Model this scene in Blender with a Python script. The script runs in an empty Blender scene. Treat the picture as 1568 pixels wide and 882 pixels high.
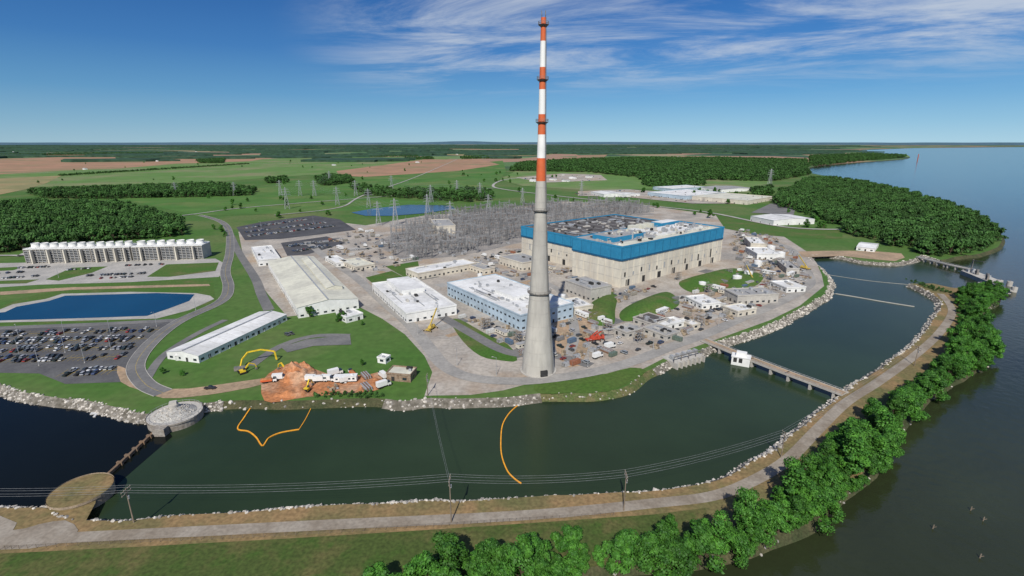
import bpy, math, random, bmesh
from mathutils import Vector, noise
from mathutils.geometry import tessellate_polygon
R=random.Random(7)
sc=bpy.context.scene
# ---------------- camera survey: ground positions measured from the photograph --------------
F=775.0; TH=math.atan(223/F); CH=126.0
ct,st=math.cos(TH),math.sin(TH)
def G(x,y,z=0.0):
    u=x-784; v=y-441
    dy=F*ct-v*st; dz=-F*st-v*ct
    t=(z-CH)/dz
    return Vector((u*t,dy*t,z))
def HT(x,y,yt):
    Y=G(x,y).y; v=yt-441
    return CH+Y*(-F*st-v*ct)/(F*ct-v*st)
def catmull(p,k=6,closed=False):
    out=[];n=len(p)
    for i in range(n if closed else n-1):
        if closed: a,b,c,d=p[(i-1)%n],p[i],p[(i+1)%n],p[(i+2)%n]
        else: a,b,c,d=p[max(i-1,0)],p[i],p[i+1],p[min(i+2,n-1)]
        for j in range(k):
            t=j/k
            out.append(0.5*((2*b)+(c-a)*t+(2*a-5*b+4*c-d)*t*t+(3*b-a-3*c+d)*t**3))
    if not closed: out.append(p[-1].copy())
    return out
def inside(x,y,poly):
    c=False;n=len(poly);j=n-1
    for i in range(n):
        a,b=poly[i],poly[j]
        if (a.y>y)!=(b.y>y) and x<(b.x-a.x)*(y-a.y)/(b.y-a.y)+a.x: c=not c
        j=i
    return c
# ---------------- materials ----------------
def lk(nt,a,b): nt.links.new(a,b)
def M(name,c1,c2=None,scale=.05,rough=.9,fscale=1.0,fine=.25,bump=0.0,metal=0.0,spec=.25,rand=0.0,stretch=None,lo=.4,hi=.6,c3=None,s3=.01):
    m=bpy.data.materials.new(name); m.use_nodes=True
    nt=m.node_tree; b=nt.nodes['Principled BSDF']
    b.inputs['Roughness'].default_value=rough; b.inputs['Metallic'].default_value=metal
    b.inputs['Specular IOR Level'].default_value=spec
    c2=c2 or tuple(x*.75 for x in c1)
    tc=nt.nodes.new('ShaderNodeTexCoord'); vec=tc.outputs['Object']
    if stretch:
        mp=nt.nodes.new('ShaderNodeMapping'); mp.inputs['Scale'].default_value=stretch
        lk(nt,vec,mp.inputs['Vector']); vec=mp.outputs['Vector']
    def mixn(A,B,s,lo,hi):
        n1=nt.nodes.new('ShaderNodeTexNoise'); n1.inputs['Scale'].default_value=s; n1.inputs['Detail'].default_value=7;n1.inputs['Roughness'].default_value=.62
        lk(nt,vec,n1.inputs['Vector'])
        mr=nt.nodes.new('ShaderNodeMapRange'); mr.inputs['From Min'].default_value=lo; mr.inputs['From Max'].default_value=hi
        lk(nt,n1.outputs['Fac'],mr.inputs['Value'])
        mx=nt.nodes.new('ShaderNodeMix'); mx.data_type='RGBA'
        if isinstance(A,tuple): mx.inputs['A'].default_value=(*A,1)
        else: lk(nt,A,mx.inputs['A'])
        mx.inputs['B'].default_value=(*B,1)
        lk(nt,mr.outputs['Result'],mx.inputs['Factor']);return mx.outputs['Result']
    col=mixn(c1,c2,scale,lo,hi)
    if c3: col=mixn(col,c3,s3,.5,.68)
    n2=nt.nodes.new('ShaderNodeTexNoise'); n2.inputs['Scale'].default_value=fscale; n2.inputs['Detail'].default_value=4
    lk(nt,vec,n2.inputs['Vector'])
    m2=nt.nodes.new('ShaderNodeMapRange'); m2.inputs['From Min'].default_value=.3; m2.inputs['From Max'].default_value=.7
    m2.inputs['To Min'].default_value=1-fine; m2.inputs['To Max'].default_value=1+fine
    lk(nt,n2.outputs['Fac'],m2.inputs['Value'])
    val=m2.outputs['Result']
    if rand:
        oi=nt.nodes.new('ShaderNodeObjectInfo'); m3=nt.nodes.new('ShaderNodeMapRange')
        m3.inputs['To Min'].default_value=1-rand; m3.inputs['To Max'].default_value=1+rand
        lk(nt,oi.outputs['Random'],m3.inputs['Value'])
        mu=nt.nodes.new('ShaderNodeMath'); mu.operation='MULTIPLY'
        lk(nt,val,mu.inputs[0]); lk(nt,m3.outputs['Result'],mu.inputs[1]); val=mu.outputs[0]
    vm=nt.nodes.new('ShaderNodeVectorMath'); vm.operation='SCALE'
    lk(nt,col,vm.inputs[0]); lk(nt,val,vm.inputs['Scale'])
    lk(nt,vm.outputs[0],b.inputs['Base Color'])
    if bump:
        bp=nt.nodes.new('ShaderNodeBump'); bp.inputs['Distance'].default_value=bump; bp.inputs['Strength'].default_value=.8
        lk(nt,n2.outputs['Fac'],bp.inputs['Height']); lk(nt,bp.outputs['Normal'],b.inputs['Normal'])
    return m
grass=M('grass',(.058,.12,.018),(.075,.12,.025),.02,fscale=.5,fine=.22)
grass2=M('mown_grass',(.052,.125,.018),(.07,.12,.024),.03,fscale=.6,fine=.2,c3=(.12,.125,.045),s3=.04)
levee_m=M('dry_levee_soil',(.25,.165,.08),(.15,.125,.055),.05,fscale=.7,fine=.28,c3=(.10,.115,.04),s3=.03)
levgrass=M('rough_grass',(.058,.085,.02),(.15,.115,.05),.035,fscale=.8,fine=.3,lo=.45,hi=.68,c3=(.045,.09,.015),s3=.12)
gravel=M('gravel_yard',(.40,.36,.31),(.27,.25,.225),.03,fscale=.4,fine=.18,c3=(.36,.27,.19),s3=.015)
pave=M('concrete_pavement',(.40,.38,.35),(.31,.30,.28),.04,fscale=.5,fine=.12)
asph=M('asphalt',(.085,.085,.09),(.06,.06,.065),.04,fscale=.8,fine=.15)
asph2=M('worn_asphalt',(.18,.175,.17),(.135,.135,.135),.05,fscale=.5,fine=.12)
gravroad=M('gravel_road',(.30,.265,.22),(.22,.185,.145),.08,fscale=.8,fine=.15)
reddirt=M('red_clay',(.42,.17,.07),(.30,.14,.07),.08,fscale=.6,fine=.3,bump=.3,c3=(.45,.30,.2),s3=.05)
tandirt=M('tan_dirt',(.38,.27,.18),(.28,.21,.14),.05,fscale=.5,fine=.2)
rockm=M('limestone_riprap',(.50,.465,.41),(.28,.26,.23),.8,fscale=2,fine=.3,rand=.45)
bankm=M('bank_rubble',(.22,.20,.17),(.10,.09,.07),.3,fscale=1.2,fine=.4,bump=.4)
bankg=M('bank_grass',(.07,.10,.03),(.12,.11,.05),.2,fscale=1.2,fine=.35)
bankd=M('bank_soil',(.075,.07,.035),(.04,.05,.02),.1,fscale=1.2,fine=.35)
conc=M('concrete',(.44,.42,.38),(.38,.36,.33),.08,fscale=.6,fine=.1)
chim_c=M('chimney_concrete',(.45,.43,.385),(.36,.345,.315),.15,fscale=.5,fine=.08,stretch=(1,1,.2))
beige=M('precast_beige',(.60,.56,.47),(.50,.46,.39),.06,fscale=.4,fine=.08,stretch=(1,1,.3))
white=M('white_metal',(.72,.72,.70),(.62,.62,.60),.08,fscale=.5,fine=.06,rough=.6)
wroof=M('white_roof_membrane',(.70,.70,.69),(.54,.54,.53),.05,fscale=.3,fine=.08,rough=.8)
croof=M('cream_roof',(.60,.59,.49),(.48,.47,.40),.05,fscale=.3,fine=.08,rough=.7)
droof=M('dark_gravel_roof',(.10,.09,.088),(.075,.07,.068),.05,fscale=.4,fine=.15)
groof=M('grey_roof',(.33,.33,.33),(.26,.26,.26),.05,fscale=.4,fine=.1)
blue=M('blue_cladding',(.025,.195,.35),(.03,.225,.39),.05,fscale=.3,fine=.08,rough=.6)
blued=M('blue_cladding_dark',(.015,.10,.20),None,.05,fscale=.3,fine=.08,rough=.6)
pblue=M('pale_blue_wall',(.42,.52,.60),None,.05,fscale=.3,fine=.05,rough=.6)
glass=M('window_glass',(.03,.04,.05),(.02,.03,.04),.2,rough=.12,spec=.6,fine=.1)
dark=M('dark_opening',(.04,.04,.04),None,.2)
steel=M('galvanised_steel',(.42,.43,.44),(.35,.36,.37),.3,rough=.5,metal=.3)
ysteel=M('substation_steel',(.30,.30,.30),(.20,.20,.20),.3,rough=.6,rand=.35)
wirem=M('conductor_wire',(.30,.31,.32),None,.3,rough=.6)
dsteel=M('weathered_steel',(.14,.14,.14),(.2,.18,.16),.3,rough=.6)
red=M('chimney_red_paint',(.60,.12,.04),(.52,.13,.05),.2,fscale=.4,fine=.1,rough=.6)
whp=M('chimney_white_paint',(.78,.78,.76),(.68,.68,.66),.2,fscale=.4,fine=.06,rough=.6)
ylinep=M('yellow_line_paint',(.45,.33,.08),None,.3)
orange=M('orange_boom',(.85,.38,.03),(.7,.3,.03),.5)
yellow=M('yellow_paint',(.7,.48,.03),(.6,.42,.03),.5,rough=.5)
tire=M('rubber',(.02,.02,.02))
wood=M('weathered_wood',(.25,.2,.15),(.16,.13,.1),.5)
bark=M('bark',(.10,.075,.05),(.06,.045,.03),.8)
leaf=M('leaves',(.062,.18,.02),(.028,.098,.013),.3,fscale=.9,fine=.35,rand=.3,rough=.6)
leafd=M('woodland_leaves',(.05,.125,.026),(.03,.078,.019),.12,fscale=.5,fine=.35,rand=.42,rough=.7)
farwood_hazed=M('distant_woodland',(.025,.062,.036),(.035,.072,.042),.004,fscale=.02,fine=.4)  # aerial haze painted into the far tree colour as a bluish tint
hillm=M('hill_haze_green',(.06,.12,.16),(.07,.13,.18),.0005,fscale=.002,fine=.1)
brownf=M('ploughed_field',(.36,.205,.13),(.29,.18,.11),.004,fscale=.02,fine=.12,c3=(.2,.18,.09),s3=.003)
tanf=M('stubble_field',(.32,.235,.12),(.21,.20,.09),.004,fscale=.02,fine=.12)
greenf=M('crop_field',(.10,.19,.045),(.13,.20,.065),.004,fscale=.02,fine=.12,c3=(.2,.2,.10),s3=.004)
greenf2=M('pasture',(.058,.15,.024),(.08,.155,.035),.004,fscale=.02,fine=.12,c3=(.13,.17,.05),s3=.006)
def watermat(name,c,rough=.07,bs=.35,bd=.12,spec=.5,c2=None):
    m=M(name,c,c2 or tuple(x*.8 for x in c),.006,rough=rough,fscale=.02,fine=.12,spec=spec)
    nt=m.node_tree;b=nt.nodes['Principled BSDF']
    tc=nt.nodes.new('ShaderNodeTexCoord');n=nt.nodes.new('ShaderNodeTexNoise');n.inputs['Scale'].default_value=bs;n.inputs['Detail'].default_value=5
    bp=nt.nodes.new('ShaderNodeBump');bp.inputs['Distance'].default_value=bd;bp.inputs['Strength'].default_value=.6
    lk(nt,tc.outputs['Object'],n.inputs['Vector']);lk(nt,n.outputs['Fac'],bp.inputs['Height']);lk(nt,bp.outputs['Normal'],b.inputs['Normal'])
    return m
river_m=watermat('river_water',(.026,.034,.015),bd=.3,rough=.12,bs=.25,spec=.3)
canal_m=watermat('canal_water',(.024,.042,.020),bd=.14,rough=.2,spec=.16)
black_m=watermat('dark_basin_water',(.006,.008,.007),bd=.06,rough=.15,spec=.1)
pond_m=watermat('pond_water',(.007,.05,.10),bd=.05,rough=.15,spec=.25)
land=M('mainland_ground',(.055,.13,.022),(.078,.14,.032),.008,fscale=.2,fine=.15,c3=(.13,.15,.055),s3=.004)
nt=land.node_tree;b=nt.nodes['Principled BSDF']
src=b.inputs['Base Color'].links[0].from_socket
tc=nt.nodes.new('ShaderNodeTexCoord')
vo=nt.nodes.new('ShaderNodeTexVoronoi');vo.inputs['Scale'].default_value=.0014
lk(nt,tc.outputs['Object'],vo.inputs['Vector'])
sp=nt.nodes.new('ShaderNodeSeparateColor');lk(nt,vo.outputs['Color'],sp.inputs[0])
cr=nt.nodes.new('ShaderNodeValToRGB');cr.color_ramp.interpolation='CONSTANT'
el=cr.color_ramp.elements
el[0].color=(.035,.075,.042,1);el[1].position=.3;el[1].color=(.085,.16,.055,1)  # far ground greens lean bluish: distance haze put into the colours
for p,c in ((.48,(.13,.20,.08)),(.62,(.31,.19,.13)),(.76,(.05,.10,.05)),(.88,(.27,.22,.13))):
    e=el.new(p);e.color=(*c,1)
lk(nt,sp.outputs[0],cr.inputs['Fac'])
ln=nt.nodes.new('ShaderNodeVectorMath');ln.operation='LENGTH';lk(nt,tc.outputs['Object'],ln.inputs[0])
mr=nt.nodes.new('ShaderNodeMapRange');mr.inputs['From Min'].default_value=2300;mr.inputs['From Max'].default_value=2900
lk(nt,ln.outputs['Value'],mr.inputs['Value'])
mx=nt.nodes.new('ShaderNodeMix');mx.data_type='RGBA'
lk(nt,mr.outputs['Result'],mx.inputs['Factor']);lk(nt,src,mx.inputs['A']);lk(nt,cr.outputs['Color'],mx.inputs['B'])
lk(nt,mx.outputs['Result'],b.inputs['Base Color'])

# ---------------- mesh builder ----------------
class Fr:
    def __init__(s,o,ang=None,ex=None,ey=None):
        s.o=Vector((o[0],o[1]));s.z=o[2] if len(o)>2 else 0
        s.ex=ex if ex is not None else Vector((math.cos(ang),math.sin(ang)))
        s.ey=ey if ey is not None else Vector((-s.ex.y,s.ex.x))
    def __call__(s,a,b,z):
        p=s.o+s.ex*a+s.ey*b
        return Vector((p.x,p.y,z+s.z))
W0=Fr((0,0),0)
class MB:
    def __init__(s): s.v=[];s.f=[];s.m=[]
    def face(s,pts,mi=0):
        i=len(s.v);s.v+=[tuple(p) for p in pts];s.f.append(tuple(range(i,i+len(pts))));s.m.append(mi)
    def box(s,a0,a1,b0,b1,z0,z1,mi=0,fr=W0,taper=0,top=None):
        i=len(s.v);t=taper
        for z,k in ((z0,0),(z1,t)):
            for a,b in ((a0+k,b0+k),(a1-k,b0+k),(a1-k,b1-k),(a0+k,b1-k)): s.v.append(tuple(fr(a,b,z)))
        for q in ((3,2,1,0),(4,5,6,7),(0,1,5,4),(1,2,6,5),(2,3,7,6),(3,0,4,7)):
            s.f.append(tuple(i+j for j in q));s.m.append(mi)
        if top is not None: s.m[-5]=top
    def beam(s,p,q,r,mi=0):
        p=Vector(p);q=Vector(q);d=(q-p)
        if d.length<1e-6:return
        d.normalize();u=d.cross(Vector((0,0,1)))
        if u.length<.01:u=Vector((1,0,0))
        u.normalize();w=d.cross(u)
        i=len(s.v)
        for c in (p,q):
            for a,b in ((-1,-1),(1,-1),(1,1),(-1,1)): s.v.append(tuple(c+u*a*r+w*b*r))
        for k in ((0,1,5,4),(1,2,6,5),(2,3,7,6),(3,0,4,7),(3,2,1,0),(4,5,6,7)):
            s.f.append(tuple(i+j for j in k));s.m.append(mi)
    def cyl(s,c,r0,r1,z0,z1,n=16,mi=0,cap=True,capm=None):
        i=len(s.v)
        for z,r in ((z0,r0),(z1,r1)):
            for k in range(n):
                a=2*math.pi*k/n;s.v.append((c[0]+r*math.cos(a),c[1]+r*math.sin(a),z))
        for k in range(n):
            s.f.append((i+k,i+(k+1)%n,i+n+(k+1)%n,i+n+k));s.m.append(mi)
        if cap: s.f.append(tuple(i+n+k for k in range(n)));s.m.append(mi if capm is None else capm)
    def mesh(s,name,mats,smooth=False):
        me=bpy.data.meshes.new(name);me.from_pydata(s.v,[],s.f)
        for m in mats: me.materials.append(m)
        me.polygons.foreach_set('material_index',s.m)
        if smooth: me.polygons.foreach_set('use_smooth',[True]*len(s.f))
        me.update();return me
    def obj(s,name,mats,smooth=False): return place(s.mesh(name,mats,smooth),name)
def place(me,name,p=(0,0,0),rot=0,scl=1):
    o=bpy.data.objects.new(name,me);sc.collection.objects.link(o)
    o.location=p;o.rotation_euler=(0,0,rot)
    o.scale=(scl,scl,scl) if not isinstance(scl,tuple) else scl
    return o
def polyfaces(mb,pts,mi=0):
    tr=tessellate_polygon([[Vector((p.x,p.y,0)) for p in pts]])
    i=len(mb.v);mb.v+=[tuple(p) for p in pts]
    for t in tr:
        a,b,c=[pts[k] for k in t]
        if (b.x-a.x)*(c.y-a.y)-(b.y-a.y)*(c.x-a.x)<0:t=(t[0],t[2],t[1])
        mb.f.append(tuple(i+k for k in t));mb.m.append(mi)
LAY=[0.0]
def sheet(name,px,z,mat,k=0):
    pts=[G(x,y) for x,y in px]
    if k: pts=catmull(pts,k,True)
    if z>0: LAY[0]+=.0004;z+=LAY[0]
    for p in pts:p.z=z
    mb=MB();polyfaces(mb,pts);return mb.obj(name,[mat])
def offs(pts,d):
    out=[];n=len(pts)
    for i,p in enumerate(pts):
        t=pts[min(i+1,n-1)]-pts[max(i-1,0)];t.z=0;t.normalize()
        out.append(p+Vector((-t.y,t.x,0))*d)
    return out
def strip(mb,A,B,mi=0):
    for i in range(len(A)-1): mb.face([B[i],B[i+1],A[i+1],A[i]],mi)
def road(name,px,w,z,mat,line=None,k=6,kerb=False):
    c=catmull([G(x,y) for x,y in px],k)
    LAY[0]+=.002;z+=LAY[0]
    for p in c:p.z=z
    mb=MB();strip(mb,offs(c,w/2),offs(c,-w/2),0);mats=[mat]
    if line:
        mats.append(line);cc=[p+Vector((0,0,.02)) for p in c]
        strip(mb,offs(cc,.1),offs(cc,-.1),1)
    if kerb:
        mats+= [conc]
        for s in (-1,1):
            a=offs(c,s*(w/2)+.15);bb=offs(c,s*(w/2)-.15)
            up=[p+Vector((0,0,.13)) for p in a];ub=[p+Vector((0,0,.13)) for p in bb]
            strip(mb,up,ub,len(mats)-1);strip(mb,ub,bb,len(mats)-1);strip(mb,a,up,len(mats)-1)
    return mb.obj(name,mats)
# ---------------- land and water ----------------
WZ=-3.0
S=[(-300,552),(-120,570),(0,590),(60,603),(120,612),(180,624),(235,634),(303,618),(340,614),(385,612),(430,614),(470,612),(540,610),(590,610),(620,614),(660,611),(720,611),(780,607),(825,603),(870,603),(915,602),(945,595),(975,580),(1000,565),(1020,553),(1060,543),(1085,530),(1100,523),(1130,514),(1180,497),(1225,474),(1262,450),(1270,431),(1258,412),(1240,395),(1255,390),(1290,393),(1325,400),(1370,402),(1400,396),(1412,390),(1440,398),(1470,392),(1500,388),(1530,376),(1533,362),(1518,345),(1490,328),(1440,310),(1390,293),(1330,280),(1280,272),(1240,264),(1238,257),(1260,253),(1320,248),(1385,243),(1392,239),(1380,236),(1330,234.5),(1305,232)]
Sw=catmull([G(x,y) for x,y in S],5)
for p in Sw:
    if p.length<1500:
        n=noise.noise_vector(p*.05);p.x+=n.x*2.0;p.y+=n.y*2.0
E=38000
far=[G(1320,229.5),G(1400,226.5),G(1568,225),Vector((E,17500,0)),Vector((E,E,0)),Vector((-E,E,0)),Vector((-E,285,0)),Vector((-900,280,0))]
mb=MB();polyfaces(mb,Sw+far);mb.obj('ground',[land])
mb=MB();n=96
mb.face([(E*1.1*math.cos(2*math.pi*k/n),E*1.1*math.sin(2*math.pi*k/n),WZ) for k in range(n)]);mb.obj('river_water',[river_m])
LI=[(-400,768),(-150,772),(0,777),(70,778),(95,792),(130,797),(200,796),(280,787),(400,780),(560,772),(700,766),(850,760),(1000,750),(1080,741),(1140,716),(1195,679),(1245,641),(1290,603),(1350,562),(1402,524),(1432,485),(1443,465),(1425,448),(1392,434)]
LO=[(1430,434),(1462,441),(1490,438),(1524,450),(1522,462),(1496,478),(1500,505),(1505,545),(1490,562),(1440,588),(1400,622),(1350,680),(1330,715),(1285,750),(1240,796),(1180,822),(1095,845),(970,858),(870,874),(840,900),(790,950),(600,1010),(200,1100),(-400,1150)]
LIw=catmull([G(x,y) for x,y in LI],5);LOw=catmull([G(x,y) for x,y in LO],4)
for p in LIw+LOw:
    n=noise.noise_vector(p*.06);p.x+=n.x*1.5;p.y+=n.y*1.5
mb=MB();polyfaces(mb,LIw+LOw);mb.obj('levee_ground',[levee_m])
sheet('canal_water',[(250,600),(640,590),(900,590),(1010,540),(1250,440),(1240,385),(1300,385),(1410,385),(1460,430),(1450,480),(1300,610),(1150,730),(900,775),(150,815),(150,745)],WZ+.05,canal_m)
sheet('basin_water',[(-400,530),(0,570),(240,625),(262,660),(170,738),(100,800),(-400,790)],WZ+.10,black_m)
bm=bmesh.new();bmesh.ops.create_icosphere(bm,subdivisions=1,radius=.6)
for v in bm.verts: v.co*=R.uniform(.7,1.3);v.co.z*=.75
rme=bpy.data.meshes.new('rock');bm.to_mesh(rme);bm.free();rme.materials.append(rockm)
def instancer(name,quads,child_mesh,childname):
    mb=MB()
    for x,y,z,s,r,t in quads:
        ux=Vector((math.cos(r),math.sin(r),t));uy=Vector((-math.sin(r),math.cos(r),-t*.5))
        c=Vector((x,y,z));h=s/2
        mb.face([c-ux*h-uy*h,c+ux*h-uy*h,c+ux*h+uy*h,c-ux*h+uy*h])
    p=mb.obj(name,[])
    p.instance_type='FACES';p.use_instance_faces_scale=True;p.show_instancer_for_render=False;p.show_instancer_for_viewport=False
    c=place(child_mesh,childname);c.parent=p
    return p
def bank(name,pts,side,w,dens,rs=(.6,1.5),mat=bankm):
    mb=MB();o=offs(pts,side*w);o2=offs(pts,side*(w*.5))
    for p in o:p.z=WZ-1.2
    for p in o2:p.z=-1.7
    if side>0: strip(mb,o2,pts);strip(mb,o,o2)
    else: strip(mb,pts,o2);strip(mb,o2,o)
    mb.obj(name+'_bank',[mat])
    q=[]
    for i in range(len(pts)-1):
        L=(pts[i+1]-pts[i]).length
        if L>60: continue
        loc=.55+.9*noise.noise(pts[i]*.04)
        for k in range(int(L*w*dens*max(loc,.15)*1.6+R.random())):
            t=R.random();u=R.random()**.8*.95-.14
            a=pts[i].lerp(pts[i+1],t);bb=o[i].lerp(o[i+1],t);c=a.lerp(bb,u)
            q.append((c.x,c.y,-max(u,0)*4.0+.1,R.uniform(*rs)*(1 if R.random()<.85 else 1.7),R.uniform(0,6.3),R.uniform(-.5,.5)))
    if q: instancer(name+'_riprap',q,rme,'rock')
def seg(i0,i1): return Sw[i0*5:i1*5+1]
bank('shore',seg(0,8),-1,6,.55)
bank('shore',seg(8,13),-1,5,.08,mat=bankd)
bank('shore',seg(13,18),-1,6.5,.22)
bank('shore',seg(18,23),-1,5,.10,mat=bankg)
bank('shore',seg(23,26),-1,5,.3)
bank('shore',seg(26,34),-1,6.5,.6)
bank('shore',seg(34,41),-1,6,.35)
bank('river_shore',seg(41,60),-1,5,0,mat=bankd)
bank('levee_inner',LIw,1,4.5,.6)
bank('levee_outer',LOw,1,4,.05,mat=bankd)
# ---------------- sheets on the land ----------------
z1,z2,z3,z4=.06,.12,.18,.24
for i,(nm,px,m) in enumerate([
 ('crop_field',[(-250,268),(0,260),(110,255),(240,250),(380,245),(460,241),(700,240),(660,250),(560,264),(470,268),(300,280),(60,286),(-250,300)],greenf),
 ('pasture',[(700,252),(770,246),(775,262),(755,288),(600,292),(420,298),(330,300),(450,276),(600,268)],greenf2),
 ('pasture',[(90,300),(330,296),(520,300),(700,312),(600,320),(420,328),(300,330),(200,308)],greenf2),
 ('ploughed_field',[(-300,250),(0,243),(120,240),(250,239),(440,239),(380,247),(270,251),(180,258),(100,261),(0,267),(-300,275)],brownf),
 ('stubble_field',[(-300,290),(0,273),(95,269),(70,281),(40,290),(0,298),(-300,325)],tanf),
 ('ploughed_field',[(-100,238),(200,235),(120,238),(-50,241)],brownf),
 ('ploughed_field',[(515,262),(600,251),(650,244),(735,244),(765,252),(700,262),(560,271),(520,269)],brownf),
 ('stubble_field',[(650,236),(700,230),(860,231),(840,238),(740,240)],tanf),
 ('ploughed_field',[(1070,230),(1130,229.5),(1120,233),(1080,233)],brownf),
 ('ploughed_field',[(880,238),(930,237),(925,241),(885,241)],brownf),
 ('crop_field',[(790,262),(900,262),(990,270),(1180,276),(1175,298),(1050,288),(900,292),(800,285),(765,275)],greenf),
 ]): sheet(nm,px,.12+i*.04,m)
sheet('plant_yard_gravel',[(365,355),(400,345),(470,335),(560,345),(650,330),(760,322),(860,308),(1000,316),(1100,330),(1140,345),(1200,362),(1235,385),(1250,402),(1258,420),(1262,438),(1225,468),(1180,490),(1130,508),(1085,524),(1020,547),(975,570),(900,574),(830,582),(770,598),(720,605),(650,606),(662,570),(650,545),(620,512),(585,488),(550,470),(480,480),(440,485),(410,450),(385,415),(372,390)],z1,gravel)
sheet('storage_yard_gravel',[(885,293),(960,290),(1060,297),(1150,303),(1160,312),(1060,312),(960,302),(885,300)],.62,gravel)
sheet('storage_yard_gravel',[(1150,326),(1215,330),(1220,312),(1180,312)],.62,asph2)
sheet('storage_yard_gravel',[(790,272),(860,266),(920,268),(930,276),(830,280)],.62,gravel)
sheet('substation_gravel',[(570,372),(640,345),(720,328),(850,317),(960,318),(1005,328),(860,340),(795,372),(740,385),(700,392),(620,400)],z2,M('substation_stone',(.28,.26,.24),(.20,.19,.18),.04,fscale=.4,fine=.2))
sheet('car_park_asphalt',[(-300,508),(0,500),(150,494),(270,490),(262,500),(225,530),(205,560),(190,585),(100,588),(60,572),(0,571),(-300,560)],z1,M('aged_asphalt',(.12,.12,.12),(.085,.085,.09),.04,fscale=.8,fine=.15))
sheet('car_park_asphalt',[(362,348),(400,340),(480,330),(520,336),(545,352),(500,358),(430,366),(375,368)],z2,asph)
sheet('car_park_asphalt',[(430,372),(500,362),(530,372),(470,390),(440,392)],z2,asph)
sheet('cooling_tower_apron_pavement',[(-300,415),(0,403),(330,396),(352,408),(335,424),(200,432),(60,436),(0,440),(-300,460)],z1,pave)
for px in ([(70,428),(110,410),(165,408),(140,418),(90,430)],[(225,424),(255,405),(335,402),(330,415),(260,424)],[(0,410),(40,408),(20,414),(-60,418)],[(-40,436),(0,430),(60,428),(40,434)]):
    sheet('grass_verge',px,z2,grass2)
sheet('grass_surround',[(-300,515),(0,497),(110,494),(230,490),(290,478),(330,460),(326,430),(280,428),(120,436),(110,444),(60,450),(20,462),(0,470),(-60,490)],z1,grass2)
sheet('pond_concrete_rim',[(-200,499),(0,494),(110,491.5),(240,488),(290,475),(328,458),(322,453),(300,449),(200,447),(95,450),(70,458),(20,466),(0,474),(-100,485)],z2,pave)
sheet('pond_water',[(-200,497),(0,491),(110,488),(225,484),(255,474),(290,461),(298,451),(240,449),(100,453),(75,461),(25,470),(8,478),(-80,488)],z3,pond_m)
sheet('pond_water',[(538,326),(570,320),(625,314),(690,315),(697,320),(650,327),(600,331),(560,331)],.7,pond_m)
sheet('pond_bank_path',[(0,447),(60,443),(110,440),(320,435),(322,438),(110,444),(60,448),(0,452)],z2,tandirt)
sheet('lawn',[(690,492),(705,490),(745,512),(778,528),(792,552),(765,552),(735,545),(708,522)],z3,grass2,3)
sheet('lawn',[(818,590),(870,583),(930,572),(966,563),(990,568),(970,582),(930,600),(870,602),(828,603)],z2,grass,2)
sheet('lawn',[(560,425),(600,415),(625,428),(600,432),(575,438)],z3,grass2)
sheet('lawn',[(1095,328),(1150,336),(1215,345),(1290,352),(1290,366),(1215,364),(1150,358),(1110,350)],z3,grass2)
sheet('lawn',[(590,408),(640,400),(645,425),(620,425)],z2,grass2)
sheet('red_clay_ground',[(400,590),(412,572),(440,558),(470,560),(500,572),(560,575),(590,568),(585,595),(545,602),(470,608),(430,615),(405,614)],z2,reddirt,2)
sheet('dirt_track',[(180,560),(205,572),(250,596),(330,590),(400,580),(405,588),(350,600),(300,607),(250,610),(215,598),(185,585)],z2,tandirt,2)
sheet('dirt_ground',[(850,490),(900,470),(905,505),(890,560),(855,548)],z2,tandirt,2)
sheet('dirt_ground',[(1175,388),(1230,385),(1300,384),(1380,388),(1370,400),(1290,392),(1240,394)],z2,tandirt,2)
sheet('levee_grass',[(-400,868),(0,848),(200,838),(420,826),(650,812),(800,802),(1000,788),(1080,778),(1095,845),(970,858),(870,874),(840,900),(790,950),(600,1010),(200,1100),(-400,1150)],z1,levgrass)
sheet('gravel_apron',[(-300,800),(0,790),(20,812),(60,803),(100,797),(120,812),(100,830),(60,838),(0,842),(-300,845)],z1+.02,gravroad,2)
road('levee_road',[(-300,828),(0,828),(100,824),(300,814),(500,804),(700,795),(850,786),(1000,771),(1090,760),(1150,738),(1205,705),(1250,660),(1295,617),(1345,585),(1400,545),(1440,508),(1458,475),(1440,450)],5,z2,gravroad)
road('site_road',[(300,328),(335,338),(350,352),(352,385),(345,415),(350,440),(338,462),(275,492),(232,525),(208,560),(222,588),(250,602)],9,z3,asph2,ylinep,kerb=True)
road('site_road',[(352,356),(365,385),(390,425),(400,450),(412,475)],8,z2,asph2)
road('site_road',[(-200,520),(0,503),(120,498),(240,492),(275,490)],7,z2,asph2)
perim=M('perimeter_pavement',(.32,.305,.28),(.25,.24,.225),.05,fscale=.5,fine=.12)
road('perimeter_road',[(470,370),(500,395),(545,425),(590,465),(625,495),(655,530),(680,560),(720,578),(790,584),(860,578),(930,565),(985,548),(1030,530),(1085,510),(1130,490),(1190,465),(1235,440),(1240,425),(1225,400),(1205,378),(1140,358)],9,z3,perim)
road('yard_road',[(600,440),(660,475),(720,510),(780,540),(850,545),(905,560)],8,z3,asph2)
road('yard_road',[(870,545),(880,510),(870,470),(850,440),(790,420)],7,z3,perim)
road('office_road',[(222,585),(250,545),(300,512),(345,490)],5,z2,asph2)
road('office_road',[(385,560),(430,530),(480,515),(535,514)],6,z2,asph2)
sheet('office_parking_pavement',[(470,520),(536,513),(538,528),(480,530),(440,540),(430,532)],z3,asph2)
road('highway',[(1310,352),(1200,348),(1080,325),(960,312),(850,300),(770,290),(755,284),(770,276),(800,272)],8,.8,pave)
road('highway',[(-300,395),(0,392),(40,388),(120,352),(300,328),(380,318),(540,305),(760,288)],6,.8,pave)
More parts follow.
